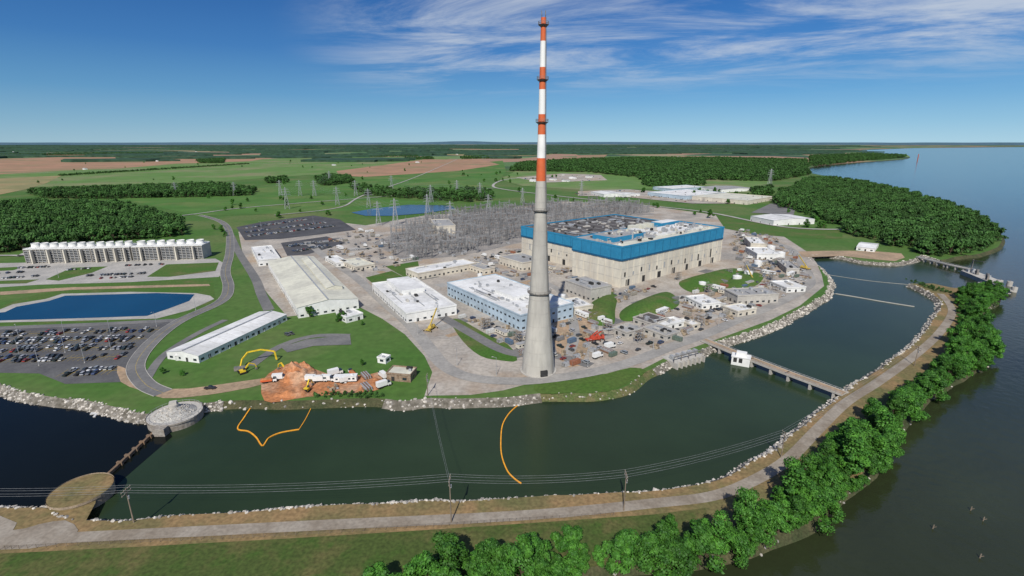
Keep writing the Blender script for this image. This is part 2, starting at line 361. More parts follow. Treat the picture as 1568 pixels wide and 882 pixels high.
road('farm_road',[(60,265),(250,258),(420,250),(700,244)],7,.8,pave)
road('farm_road',[(420,330),(520,318),(560,298),(640,270),(700,244)],5,.84,pave)
# ---------------- generic buildings ----------------
BF=[]
def building(name,C,A,B,h,wall=white,roof=wroof,rows=1,units=4,gable=0,band=None,La=None,Lb=None,wins=True,parapet=.7):
    O=G(C[0],C[1],h);a=G(A[0],A[1],h)-O;a.z=0
    L=La or a.length;ex=a.normalized();ey=Vector((-ex.y,ex.x,0))
    bb=G(B[0],B[1],h)-O
    if bb.dot(ey)<0:ey=-ey
    Wd=Lb or abs(bb.dot(ey))
    fr=Fr((O.x,O.y),ex=Vector((ex.x,ex.y)),ey=Vector((ey.x,ey.y)))
    mats=[wall,roof,glass,dark,conc,steel,band or wall];mb=MB()
    mb.box(0,L,0,Wd,-.2,h-parapet,0,fr,top=1)
    if gable:
        g=gable
        mb.face([fr(-.4,-.4,h-parapet),fr(L+.4,-.4,h-parapet),fr(L+.4,Wd/2,h+g),fr(-.4,Wd/2,h+g)],1)
        mb.face([fr(-.4,Wd/2,h+g),fr(L+.4,Wd/2,h+g),fr(L+.4,Wd+.4,h-parapet),fr(-.4,Wd+.4,h-parapet)],1)
        for e in (0,L): mb.face([fr(e,0,h-parapet),fr(e,Wd,h-parapet),fr(e,Wd/2,h+g)],0)
        mb.box(0,L,Wd/2-.5,Wd/2+.5,h+g-.2,h+g+.5,5,fr)
        if L>40:
            for i in range(int(L/7)):
                for s,t in ((.12,.42),(.58,.88)):
                    x=(i+.5)*7;f=lambda q:h-parapet+(g+parapet)*(1-abs(q-.5)*2)+.05
                    mb.face([fr(x,Wd*s,f(s)),fr(x+.25,Wd*s,f(s)),fr(x+.25,Wd*t,f(t)),fr(x,Wd*t,f(t))],4)
    else:
        p=.35
        mb.box(-p,L+p,-p,.1,h-parapet-.3,h,6,fr);mb.box(-p,L+p,Wd-.1,Wd+p,h-parapet-.3,h,6,fr)
        mb.box(-p+.01,.1,.1,Wd-.1,h-parapet-.3,h-.01,6,fr);mb.box(L-.1,L+p-.01,.1,Wd-.1,h-parapet-.3,h-.01,6,fr)
        for i in range(units):
            x=R.uniform(.06,.85)*L;y=R.uniform(.08,.8)*Wd;s=R.uniform(.8,2.4)
            mb.box(x,x+s*R.uniform(1,2.2),y,y+s,h-parapet+.01,h-parapet+R.uniform(.8,2),R.choice([5,4,5,3]),fr,taper=.1)
        for i in range(int(units/3)):
            x=R.uniform(.06,.6)*L;y=R.uniform(.08,.85)*Wd;mb.box(x,x+R.uniform(.1,.35)*L,y,y+.5,h-parapet+.3,h-parapet+.7,5,fr)
        for i in range(int(L/9)):
            mb.box(i*9+4,i*9+4.12,.2,Wd-.2,h-parapet,h-parapet+.04,4,fr)
    def wallrun(L,fn):
        k=max(1,int(L/5))
        for i in range(k):
            x=(i+.5)*L/k
            for r in range(rows):
                zz=1.1+r*(h-parapet-.5)/max(rows,1)
                if r==0 and i%4==1: fn(x-.9,x+.9,0,2.6,3)
                elif wins: fn(x-1.2,x+1.2,zz,zz+1.4,2)
        for i in range(int(L/8)+1):
            x=i*L/(int(L/8)+1); fn(x-.12,x+.12,0,h-parapet-.35,0)
    wallrun(L,lambda a,b,c,d,m:mb.box(a,b,-.06 if m else -.14,.02,c,d,m,fr))
    wallrun(L,lambda a,b,c,d,m:mb.box(a,b,Wd-.02,Wd+(.06 if m else .14),c,d,m,fr))
    wallrun(Wd,lambda a,b,c,d,m:mb.box(-.06 if m else -.14,.02,a,b,c,d,m,fr))
    wallrun(Wd,lambda a,b,c,d,m:mb.box(L-.02,L+(.06 if m else .14),a,b,c,d,m,fr))
    BF.append([fr(-3,-3,0),fr(L+3,-3,0),fr(L+3,Wd+3,0),fr(-3,Wd+3,0)])
    o=mb.obj(name,mats);return fr,L,Wd
def blueblock(C,A,B,h,hb,roof,Lb=None):
    O=G(C[0],C[1],h);a=G(A[0],A[1],h)-O;a.z=0;L=a.length;ex=a.normalized();ey=Vector((-ex.y,ex.x,0))
    bb=G(B[0],B[1],h)-O
    if bb.dot(ey)<0:ey=-ey
    Wd=Lb or abs(bb.dot(ey))
    fr=Fr((O.x,O.y),ex=Vector((ex.x,ex.y)),ey=Vector((ey.x,ey.y)))
    mb=MB();mats=[beige,blue,blued,roof,white,steel,dark,conc,wroof,groof,croof]
    mb.box(0,L,0,Wd,-.5,hb+.2,0,fr)
    mb.box(-.6,L+.6,-.6,Wd+.6,hb,h-1.2,1,fr,top=3)
    mb.box(-.75,L+.75,-.75,Wd+.75,hb-.3,hb+1.3,2,fr)
    for s0,s1,t0,t1 in ((-.8,L+.8,-.8,-.2),(-.8,L+.8,Wd+.2,Wd+.8)): mb.box(s0,s1,t0,t1,h-1.6,h,1,fr)
    for s0,s1,t0,t1 in ((-.79,-.2,-.2,Wd+.2),(L+.2,L+.79,-.2,Wd+.2)): mb.box(s0,s1,t0,t1,h-1.6,h-.01,1,fr)
    k=int(L/3)
    for i in range(k+1):
        x=i*L/k
        mb.box(x-.12,x+.12,-.78,-.5,hb+1.3,h-1.6,1 if i%4 else 2,fr)
    k2=int(Wd/3)
    for i in range(k2+1):
        x=i*Wd/k2
        mb.box(-.78,-.5,x-.12,x+.12,hb+1.3,h-1.6,1 if i%4 else 2,fr)
        mb.box(L+.5,L+.78,x-.12,x+.12,hb+1.3,h-1.6,1 if i%4 else 2,fr)
    for i in range(int(L/9)+1):
        x=i*9; mb.box(x,x+.7,-.4,.05,0,hb-.3,0,fr); mb.box(x+.7,x+.85,-.05,.02,0,hb-.3,7,fr)
    for i in range(int(Wd/9)+1):
        x=i*9; mb.box(-.4,.05,x,x+.7,0,hb-.3,0,fr)
    for zz in (hb*.33,hb*.66):
        mb.box(-.12,L+.12,-.12,Wd+.12,zz,zz+.35,7,fr)
    for i in range(int(L/24)):
        x=8+i*24; mb.box(x,x+5,-.2,.02,0,6,6,fr)
    for i in range(int(L/12)):
        x=5+i*12; mb.box(x,x+1.6,-.45,.02,R.uniform(7,11),R.uniform(12,16),5 if i%2 else 6,fr)
    return mb,fr,L,Wd,mats
mb,fr,L,Wd,mats=blueblock((953,377),(1108,347),(901,362),38,24.7,groof,Lb=60)
h=36.8
mb.box(3,L-3,3,14,h,h+.4,10,fr);mb.box(12,60,20,46,h,h+4.5,1,fr,top=9);mb.box(75,150,12,40,h,h+2.2,8,fr,top=8);mb.box(64,73,30,44,h,h+4.5,4,fr,taper=.3);mb.box(118,150,42,56,h,h+5,1,fr,top=8)
for i in range(3):mb.box(76+i*13,84+i*13,46,55,h,h+5.5,10,fr,taper=.2)
for i in range(170):
    x=R.uniform(4,L-8);y=R.uniform(4,Wd-8);s=R.uniform(.8,3)
    zz=h+2.2 if 75<x<146 and 12<y<38 else (h+4.5 if 12<x<56 and 20<y<43 else h)
    mb.box(x,x+s*R.uniform(.8,1.8),y,y+s,zz,zz+R.uniform(.7,2.6),R.choice([4,5,7,7,3,10,9,5,6]),fr,taper=.1)
for i in range(14):
    x=R.uniform(5,L-24);y=R.uniform(5,Wd-10);mb.beam(fr(x,y,h+2.9),fr(x+R.uniform(5,20),y,h+2.9),.3,5)
for i in range(6):
    p=fr(R.uniform(10,L-10),R.uniform(6,Wd-8),0);mb.cyl((p.x,p.y),1.3,1.3,h,h+R.uniform(4,7),12,5)
mb.obj('reactor_building',mats)
BF.append([fr(-8,-8,0),fr(L+8,-8,0),fr(L+8,Wd+8,0),fr(-8,Wd+8,0)])
mb,fr,L,Wd,mats=blueblock((901,366),(799,346),(965,331),33,21,droof)
h=31.8
for i in range(6):
    for j in range(4):
        if R.random()<.25:continue
        x=8+i*L/6.3+R.uniform(-2,2);y=20+j*Wd/5+R.uniform(-4,4)
        mb.box(x,x+4,y,y+R.uniform(5,10),h,h+1.2,R.choice([5,7,9]),fr,taper=.3)
for j in range(9): 
    y=8+j*Wd/9.2;mb.box(2,L-2,y,y+.35,h,h+.25,9,fr)
for i in range(110):
    x=R.uniform(4,L-8);y=R.uniform(4,Wd-8);s=R.uniform(.8,2.4);mb.box(x,x+s*1.6,y,y+s,h,h+R.uniform(.7,2.4),R.choice([9,5,7,6,6]),fr,taper=.1)
for i in range(10):
    x=R.uniform(4,L-25);y=R.uniform(6,Wd-8);mb.beam(fr(x,y,h+.8),fr(x+R.uniform(8,22),y,h+.8),.35,5)
mb.obj('turbine_building',mats)
BF.append([fr(-4,-4,0),fr(L+4,-4,0),fr(L+4,Wd+4,0),fr(-4,Wd+4,0)])
fr,L,Wd=building('office_building',(797,482),(685,432),(862,457),12,wall=pblue,rows=2,units=30)
mb=MB();mb.box(L*.3,L*.55,Wd*.35,Wd*.75,11.3,14,0,fr,top=1);mb.box(L*.05,L*.22,Wd*.5,Wd*.9,11.3,13.5,0,fr,top=1);mb.obj('roof_penthouse',[white,wroof])
fr,L,Wd=building('service_building',(622,479),(570,433),(692,462),8,rows=1,units=18)
mb=MB();mb.box(L*.5,L*.95,Wd*.3,Wd*.8,7.3,11,0,fr,top=1);mb.obj('roof_penthouse',[white,wroof])
building('warehouse',(455,470),(410,399),(547,455),9,wall=white,roof=croof,gable=2.2,rows=1)
building('warehouse',(500,440),(462,395),(522,435),12,wall=croof,roof=croof,gable=.8,wins=False)
building('administration_building',(303,543),(438,480),(266,532),5.5,roof=wroof,rows=1,gable=1.0)
building('administration_building',(268,543),(305,540),(262,528),4,roof=wroof,rows=1,gable=1,Lb=9)
building('storage_building',(640,418),(729,402),(633,409),7,wall=beige,roof=wroof,rows=1,units=6)
building('storage_building',(395,398),(385,378),(424,388),7,wall=white,roof=wroof,rows=1,units=6)
building('annex_building',(800,402),(765,392),(830,395),9,wall=beige,roof=groof,units=8)
building('annex_building',(905,442),(866,428),(930,434),11,wall=conc,roof=groof,units=10)
building('annex_building',(880,470),(858,458),(900,462),6,wall=beige,roof=wroof,units=5)
building('shed',(545,408),(520,398),(570,402),5,wall=beige,roof=croof,units=3)
building('shed',(515,402),(498,393),(530,398),5,wall=white,roof=wroof,units=3)
building('control_house',(668,346),(660,336),(690,338),14,wall=beige,roof=groof,units=4)
building('shed',(530,485),(515,478),(556,479),5,wall=white,roof=wroof,units=3)
brick=M('brown_brick',(.22,.15,.1),(.26,.2,.15),.5)
building('pump_house',(628,573),(592,570),(624,561),5,wall=brick,roof=croof,units=2)
building('shed',(590,548),(578,546),(590,542),4,wall=white,roof=wroof,units=1)
building('shed',(1020,513),(985,500),(1036,505),4.5,wall=conc,roof=groof,units=6)
building('shed',(1000,495),(970,485),(1022,487),5,wall=conc,roof=droof,units=5)
building('temporary_office',(1015,497),(1000,490),(1040,488),4.5,units=3)
building('temporary_office',(1060,497),(1038,488),(1066,492),4,units=3,wall=beige)
building('temporary_office',(1075,465),(1050,453),(1094,458),5,units=4)
building('diesel_generator_building',(1130,452),(1110,442),(1165,437),8,wall=conc,roof=groof,units=8)
building('storage_building',(1205,440),(1180,430),(1222,434),5,units=4)
building('storage_building',(1160,388),(1142,378),(1178,380),7,wall=white,units=5)
building('storage_building',(1150,372),(1140,362),(1165,366),8,wall=beige,units=5)
building('storage_building',(1205,410),(1190,398),(1215,404),6,wall=conc,roof=groof,units=5)
building('workshop',(1130,476),(1108,468),(1150,468),5,wall=beige,roof=wroof,units=5)
building('workshop',(960,508),(940,500),(980,500),5,wall=conc,roof=groof,units=5)
building('workshop',(740,412),(715,404),(755,408),6,wall=beige,roof=groof,units=5)
building('warehouse',(1185,337),(1150,330),(1200,326),9,roof=wroof,gable=1.5,wins=False)
building('warehouse',(1050,300),(992,294),(1060,290),9,roof=wroof,wall=pblue,units=6,wins=False)
building('warehouse',(1145,307),(1060,300),(1150,298),9,roof=croof,wall=beige,units=8,wins=False)
building('warehouse',(1030,289),(1000,286),(1050,283),8,wall=pblue,roof=wroof,units=3,wins=False)
building('warehouse',(1105,290),(1070,286),(1110,283),8,roof=groof,gable=1.5,wins=False)
building('warehouse',(955,298),(935,296),(962,294),7,roof=wroof,gable=1,wins=False)
building('warehouse',(925,297),(905,293),(930,291),8,roof=wroof,gable=1,wins=False)
building('house',(1340,380),(1312,377),(1342,372),5,roof=wroof,gable=1.2)
building('house',(1412,325),(1395,322),(1415,318),6,roof=croof,gable=1.2)
for x,y in ((1330,305),(130,258),(240,246),(20,232),(460,231),(485,230),(300,232),(560,235),(640,248),(880,272),(905,270),(850,274),(820,276),(700,236),(730,233),(960,252),(1040,240),(870,276),(512,252),(470,228),(475,227.5),(600,229)):
    building('farmhouse',(x,y),(x-9,y-.6),(x+3,y-1.6),6,roof=R.choice([wroof,groof]),gable=1.5,La=16+.006*G(x,y).y,Lb=10,wins=False)
# ---------------- chimney ----------------
cb=G(824,567);Yc=cb.y
def zc(y):
    v=y-441;return CH+Yc*(-F*st-v*ct)/(F*ct-v*st)
prof=[(569,50),(545,47),(520,42),(490,36.5),(445,29.5),(400,25),(345,20.5),(320,19),(277,15.5),(242,13.5),(206,12.5),(175,11.3),(137,10.4),(103,9.6),(63,8.8),(38,8.2),(27,8.2)]
rings=[]
for y,w in prof:
    z=zc(y) if y<567 else 0
    d=Yc*ct+(CH-z)*st
    rings.append((z,w/2*d/F))
cm=[0]*8+[2,1,2,1,2,1,2,2]
mb=MB();NS=40
for i in range(len(rings)-1):
    (za,ra),(zb,rb)=rings[i],rings[i+1]
    mb.cyl((cb.x,cb.y),ra,rb,za,zb,NS,cm[i],cap=False)
zt,rt=rings[-1]
mb.cyl((cb.x,cb.y),rt*.8,rt*.8,zt-.5,zt+.05,NS,3)
def rad(z):
    for i in range(len(rings)-1):
        if rings[i][0]<=z<=rings[i+1][0]:
            t=(z-rings[i][0])/(rings[i+1][0]-rings[i][0]);return rings[i][1]*(1-t)+rings[i+1][1]*t
    return rings[-1][1]
z=6
while z<zc(277):
    mb.cyl((cb.x,cb.y),rad(z)+.05,rad(z)+.05,z,z+.2,NS,4,cap=False);z+=7.5
for y in (38,122,187,322,447):
    z=zc(y);r=rad(z)
    mb.cyl((cb.x,cb.y),r+.3,r+1.3,z-.8,z,24,3);
    for k in range(16):
        a=k*math.pi/8;p=Vector((cb.x+(r+1.2)*math.cos(a),cb.y+(r+1.2)*math.sin(a),z));a2=a+math.pi/8
        q=Vector((cb.x+(r+1.2)*math.cos(a2),cb.y+(r+1.2)*math.sin(a2),z))
        mb.beam(p,p+Vector((0,0,1.4)),.06,3);mb.beam(p+Vector((0,0,1.4)),q+Vector((0,0,1.4)),.06,3)
        mb.beam(p+Vector((0,0,.7)),q+Vector((0,0,.7)),.05,3)
for k in range(4): 
    a=k*math.pi/2+.6;p=Vector((cb.x+rt*math.cos(a),cb.y+rt*math.sin(a),zt));mb.beam(p,p+Vector((0,0,3)),.09,3)
for i in range(len(rings)-1):
    a=-.6;(za,ra),(zb,rb)=rings[i],rings[i+1]
    for da in (-.35,.35):
        p=Vector((cb.x+(ra+.25)*math.cos(a)+da*.7,cb.y+(ra+.25)*math.sin(a)+da*.7,za));q=Vector((cb.x+(rb+.25)*math.cos(a)+da*.7,cb.y+(rb+.25)*math.sin(a)+da*.7,zb))
        mb.beam(p,q,.06,3)
r0=rings[0][1]
mb.cyl((cb.x,cb.y),r0+1,r0+1,-.2,.5,NS,4)
mb.box(-2,2,-r0-.6,-r0+2,0,4,5,Fr((cb.x,cb.y),.3))
mb.obj('chimney',[chim_c,whp,red,dsteel,conc,dark])
BF.append([Vector((cb.x-14,cb.y-14,0)),Vector((cb.x+14,cb.y-14,0)),Vector((cb.x+14,cb.y+14,0)),Vector((cb.x-14,cb.y+14,0))])
# ---------------- cooling towers ----------------
def cooling(name,A,B,h,dep,n):
    a=G(*A);b=G(*B);ex=(b-a);L=ex.length;ex.normalize()
    fr=Fr((a.x,a.y),ex=Vector((ex.x,ex.y)));mb=MB()
    mb.box(0,L,0,dep,0,h,0,fr,top=1)
    mb.box(-.6,L+.6,-.6,dep+.6,h,h+.8,1,fr)
    k=int(L/4)
    for i in range(k+1):
        x=i*L/k
        mb.box(x-.2,x+.2,-1.2,0,0,h,0,fr);mb.box(x-.2,x+.2,dep,dep+1.2,0,h,0,fr)
    for j in range(7):
        z=1.5+j*(h-2)/7
        mb.box(0,L,-.9,-.02,z,z+.6,2,fr)
    mb.box(0,L,-.03,-.01,.5,h-1,3,fr)
    for i in range(n):
        x=(i+.5)*L/n;p=fr(x,dep/2,0);r=min(L/n*.42,dep*.42)
        mb.cyl((p.x,p.y),r,r*.86,h+.8,h+3.4,20,1,cap=False);mb.cyl((p.x,p.y),r*.86,r*.95,h+3.4,h+5.2,20,1,cap=False)
        mb.cyl((p.x,p.y),r*.86,r*.86,h+3,h+3.3,20,3)
    for s in (-.5,dep+.5):
        for i in range(k):
            mb.beam(fr(i*L/k,s,h+.8),fr(i*L/k,s,h+2),.08,2)
        mb.beam(fr(0,s,h+2),fr(L,s,h+2),.08,2)
    for i in range(4):
        x=(i+.5)*L/4;mb.box(x,x+1.4,-5,-1.2,0,h,4,fr,taper=.1)
    mb.obj(name,[conc,white,steel,dark,beige])
    BF.append([fr(-3,-6,0),fr(L+3,-6,0),fr(L+3,dep+3,0),fr(-3,dep+3,0)])
cooling('cooling_tower',(42,403),(142,401),15,20,7)
cooling('cooling_tower',(144,401),(202,399),15,20,4)
cooling('cooling_tower',(206,399),(312,396),15,20,7)
# ---------------- vehicles ----------------
def wheel(mb,x,y,r,mi):
    n=10;c=[]
    for s in (-.12,.12):
        c.append([(x+r*math.cos(2*math.pi*k/n),y+s,r+r*math.sin(2*math.pi*k/n)) for k in range(n)])
    for k in range(n): mb.face([c[0][k],c[0][(k+1)%n],c[1][(k+1)%n],c[1][k]],mi)
    mb.face(c[0],mi);mb.face(c[1],mi)
def carmesh(i,col,kind):
    mb=MB();p=M('car_paint_%d'%i,col,tuple(c*.9 for c in col),rough=.3,spec=.5,fine=.03)
    def loft(sec,mi):
        for a,b in zip(sec[:-1],sec[1:]):
            (x0,w0,z00,z01),(x1,w1,z10,z11)=a,b
            for s in (-1,1):
                mb.face([(x0,s*w0,z00),(x1,s*w1,z10),(x1,s*w1*.94,z11),(x0,s*w0*.94,z01)],mi)
            mb.face([(x0,-w0*.94,z01),(x1,-w1*.94,z11),(x1,w1*.94,z11),(x0,w0*.94,z01)],mi)
        for x,w,a,b in (sec[0],sec[-1]): mb.face([(x,-w,a),(x,w,a),(x,w*.94,b),(x,-w*.94,b)],mi)
    if kind=='car':
        loft([(-2.3,.75,.35,.8),(-2.1,.88,.25,.92),(-.9,.9,.25,.95),(.9,.9,.25,.95),(1.9,.87,.25,.82),(2.3,.7,.35,.6)],0)
        loft([(-1.9,.78,.9,.95),(-1.3,.76,.9,1.38),(.3,.74,.9,1.42),(1.15,.76,.9,.95)],1)
        mb.box(-1.3,.3,-.66,.66,1.38,1.46,0)
    elif kind=='suv':
        loft([(-2.4,.85,.4,1.0),(-2.3,.95,.3,1.1),(1.3,.95,.3,1.1),(2.3,.9,.35,.98),(2.45,.8,.4,.8)],0)
        loft([(-2.35,.84,1.05,1.1),(-2.15,.82,1.05,1.72),(.5,.8,1.05,1.74),(1.25,.82,1.05,1.1)],1)
        mb.box(-2.1,.5,-.74,.74,1.7,1.8,0)
    else:
        loft([(-2.8,.9,.45,1.0),(-.6,.95,.4,1.05),(-.6,.95,.4,1.1),(1.8,.95,.4,1.1),(2.7,.88,.45,.98)],0)
        mb.box(-2.7,-.65,-.75,.75,1.0,1.06,2)
        loft([(-.6,.84,1.05,1.7),(-.3,.82,1.05,1.78),(.7,.8,1.05,1.78),(1.4,.84,1.05,1.1)],1)
        mb.box(-.5,.7,-.74,.74,1.76,1.84,0)
    for x in (-1.45,1.45):
        for y in (-.85,.85): wheel(mb,x,y,.36,2)
    return mb.mesh('parked_car_mesh_%d'%i,[p,glass,tire])
cols=[(.6,.6,.6),(.35,.35,.37),(.03,.03,.035),(.06,.06,.065),(.05,.07,.14),(.14,.14,.15),(.45,.43,.39),(.25,.27,.29),(.025,.04,.035),(.26,.04,.03),(.09,.09,.09),(.65,.65,.65)]
cars=[carmesh(i,c,['car','suv','truck'][i%3]) for i,c in enumerate(cols)]
stripes=MB()
def carrow(p,q,prob=.75,dbl=True,step=2.9,z=.11,lines=True):
    a=G(*p);b=G(*q);d=b-a;L=d.length;d.normalize();n=Vector((-d.y,d.x,0));ang=math.atan2(n.y,n.x)
    for s in ((-1,1) if dbl else (1,)):
        for i in range(int(L/step)):
            c=a+d*(i+.5)*step+n*s*2.7
            if lines:
                e=a+d*i*step
                stripes.face([(e.x+o*d.x+n.x*s*t,e.y+o*d.y+n.y*s*t,z+.07) for o,t in ((-.08,0),(.08,0),(.08,5.2),(-.08,5.2))])
            if R.random()<prob*(1+.9*noise.noise(c*.06)):
                place(R.choice(cars),'parked_car',(c.x,c.y,z),ang+(math.pi if R.random()<.5 else 0)+R.uniform(-.04,.04))
    if lines: 
        stripes.face([(a.x-n.x*.15,a.y-n.y*.15,z+.075),(b.x-n.x*.15,b.y-n.y*.15,z+.075),(b.x+n.x*.15,b.y+n.y*.15,z+.075),(a.x+n.x*.15,a.y+n.y*.15,z+.075)],0)
for p,q,pr in (((-60,514),(120,509),.6),((130,508),(245,505),.4),((-60,525),(225,519),.5),((-60,538),(210,531),.5),((-60,553),(195,546),.42),((95,572),(188,567),.6)):
    carrow(p,q,pr)
for p,q in (((372,350),(470,336)),((375,356),(500,341)),((380,362),(515,346)),((440,378),(510,368)),((450,386),(500,376))): carrow(p,q,.8)
for p,q,pr in (((20,412),(75,410),.7),((130,424),(225,420),.6),((190,408),(250,406),.7),((0,428),(60,424),.5),((100,415),(140,412),.6),((150,428),(210,425),.5),((-20,421),(40,418),.5)): carrow(p,q,pr,dbl=False,lines=False)
for p,q,pr in (((880,297),(960,303),.6),((440,516),(466,508),.4),((1170,400),(1215,420),.6),((1090,480),(1150,462),.5),((800,275),(850,272),.6)): carrow(p,q,pr,dbl=False,lines=False)
stripes.obj('parking_bay_markings',[ylinep])
mb=MB()
mb.box(-3.5,2,-1.2,1.2,1,3.6,0,taper=.03);mb.box(2.2,4,-1.1,1.1,.6,2.0,1);mb.box(2.2,3.7,-1.05,1.05,2.0,2.8,2,taper=.12);mb.box(-3.5,4,-.9,.9,.6,1,3)
for x in (-2.4,-1.3,3.1):
    for y in (-1,1): wheel(mb,x,y,.5,3)
truck_w=mb.mesh('box_truck_mesh',[white,white,glass,tire])
mb=MB();mb.box(-4,1.8,-1.25,1.25,1,2.0,0);mb.box(-3.9,1.7,-1.1,1.1,2.0,2.6,4,taper=.5);mb.box(2.2,4,-1.1,1.1,.6,2.0,1);mb.box(2.2,3.7,-1.05,1.05,2.0,2.8,2,taper=.12);mb.box(-3.5,4,-.9,.9,.6,1,3)
for x in (-2.4,-1.3,3.1):
    for y in (-1,1): wheel(mb,x,y,.5,3)
truck_r=mb.mesh('dump_truck_mesh',[red,white,glass,tire,reddirt])
def trailer_mesh(i,wm):
    mb=MB();mb.box(-6,6,-1.7,1.7,.5,3.3,0);mb.box(-6.15,6.15,-1.85,1.85,3.3,3.5,1);mb.box(-5.8,5.8,-1.5,1.5,0,.5,3)
    for x in (-4.5,-2,2.2,4.4):
        for s in (-1,1): mb.box(x-.6,x+.6,s*1.7-.04,s*1.7+.04,1.5,2.5,2)
    mb.box(-.5,.5,-1.76,-1.7,.6,2.7,3);mb.box(-.8,.8,-2.8,-1.76,0,.55,1);mb.box(3,4,-.5,.5,3.5,4.1,1)
    return mb.mesh('site_trailer_mesh_%d'%i,[wm,[wroof,groof][i],glass,dark])
trailers=[trailer_mesh(0,white),trailer_mesh(1,beige)]
def container(i,c):
    m=M('container_paint_%d'%i,c,rough=.6);mb=MB();mb.box(-3,3,-1.22,1.22,.1,2.6,0)
    for k in range(15):
        x=-2.9+k*.41
        for s in (-1,1): mb.box(x,x+.2,s*1.25-.04,s*1.25+.04,.2,2.5,0)
    for x in (-3,3):
        for y in (-1.22,1.22): mb.box(x-.06,x+.06,y-.06,y+.06,0,2.65,1)
    mb.box(3,3.05,-.03,.03,.2,2.5,1);return mb.mesh('shipping_container_mesh_%d'%i,[m,dsteel])
conts=[container(i,c) for i,c in enumerate([(.55,.55,.53),(.10,.15,.22),(.28,.12,.07),(.12,.16,.13),(.30,.28,.24),(.2,.2,.2)])]
mb=MB();mb.cyl((0,0),4,4,0,6,24,0,capm=1);mb.cyl((0,0),4,.4,6,7,24,1);mb.beam((4.1,0,0),(4.1,0,6.5),.12,2)
for k in range(12):
    a=k*math.pi/6;mb.beam((3.9*math.cos(a),3.9*math.sin(a),6),(3.9*math.cos(a),3.9*math.sin(a),7),.05,2)
tank=mb.mesh('storage_tank_mesh',[white,white,steel])
mb=MB();mb.cyl((0,0),.16,.09,0,11,8,0);mb.beam((0,0,10.8),(2,0,11.2),.06,0);mb.box(1.5,2.5,-.2,.2,11.1,11.3,1);mb.cyl((0,0),.35,.35,0,.5,8,1)
lamp=mb.mesh('street_lamp_mesh',[steel,conc])
mb=MB()
mb.box(-2,2,-1.3,1.3,.2,2.6,0,taper=.2);mb.box(-2.6,-2,-1.2,1.2,.5,2.3,1)
for k in range(5): mb.box(-2.7,-2.1,-1.1+k*.5,-.95+k*.5,.4,2.4,0)
for k in (-.8,0,.8): mb.cyl((0,k),.15,.12,2.6,4.1,8,1)
mb.box(-2.4,2.4,-1.6,1.6,0,.2,2)
trafo=mb.mesh('transformer_mesh',[steel,dsteel,conc])
mb=MB()
for i in range(6):
    for j in range(3 if i<5 else 1): mb.beam((-4,i*.7-2+j*.1,.35+j*.6),(4,i*.7-2+j*.1,.35+j*.6),.28,i%2)
for x in (-3,0,3): mb.box(x-.15,x+.15,-2.4,2,-.05,.12,2)
pipes=mb.mesh('pipe_stack_mesh',[steel,M('rusty_pipe',(.2,.11,.07)),wood])
mb=MB()
for i in range(3):
    for j in range(3):
        if (i+j)%4==3: continue
        x=i*2.2-2.2;y=j*2-2;hh=.5+((i*3+j)%4)*.4
        mb.box(x,x+1.4,y,y+1.2,.15,hh+.15,(i+j)%3,taper=.05);mb.box(x-.1,x+1.5,y-.1,y+1.3,0,.14,1)
pallets=mb.mesh('material_pallets_mesh',[M('tarpaulin',(.35,.36,.38)),wood,M('crate',(.4,.32,.22))])
mb=MB()
for x in (-3,0,3):
    for y in (-1.5,1.5): mb.beam((x,y,0),(x,y,7),.08)
for z in (2.2,4.4,6.6):
    mb.box(-3,3,-1.4,1.4,z,z+.1,1)
    for y in (-1.5,1.5): mb.beam((-3,y,z+1),(3,y,z+1),.06);mb.beam((-3,y,z-2),(0,y,z),.06)
    for x in (-3,0,3): mb.beam((x,-1.5,z),(x,1.5,z),.06)
scaf=mb.mesh('scaffold_mesh',[steel,wood])
crred=M('crane_red',(.45,.07,.04),rough=.5)
def crane_mesh(nm,m,rc):
    mb=MB();mb.box(-5,4,-1.3,1.3,.9,1.8,0);mb.box(-2,1,-1.2,1.2,1.8,3.2,0,taper=.15);mb.box(2.5,4.4,-1.2,1.2,1.0,2.9,0,taper=.2);mb.box(3.9,4.3,-.9,.9,1.9,2.6,1)
    for x in (-4,-2.5,1.5,3.2):
        for y in (-1.1,1.1): wheel(mb,x,y,.6,2)
    a=(-1.5,0,3);b=(9*rc,0,3+10*rc);mb.beam(a,b,.38,0);mb.beam(b,(11,0,12*rc+3),.24,3);mb.beam((11,0,12*rc+3),(11,0,7*rc),.05,2)
    for s in (-1,1):
        for x in (-4.6,3.8): mb.beam((x,0,.8),(x,s*3,.8),.15,0);mb.box(x-.3,x+.3,s*3-.3,s*3+.3,0,.8,2)
    return mb.mesh(nm,[m,glass,tire,steel])
crane=crane_mesh('mobile_crane_mesh',crred,.35);crane2=crane_mesh('mobile_crane_mesh_b',M('crane_yellow',(.5,.36,.08),rough=.5),1.0)
mb=MB()
for s in (-1,1): mb.box(-2,2,s*1.3-.3,s*1.3+.3,0,.9,1,taper=.1)
mb.box(-1.8,1.4,-1.3,1.3,.9,2.1,0,taper=.1);mb.box(.2,1.4,-1.2,-.1,2.0,3.1,2,taper=.1)
mb.beam((1.2,.3,1.8),(4.2,.3,4.8),.3,0);mb.beam((4.2,.3,4.8),(7,.3,3.2),.25,0);mb.beam((7,.3,3.2),(7.6,.3,1),.2,0);mb.box(6.9,8,-.3,.9,0,1.1,3,taper=.15);mb.box(-2.4,-1.8,-1.2,1.2,1,2,1)
excav=mb.mesh('excavator_mesh',[yellow,tire,glass,dsteel])
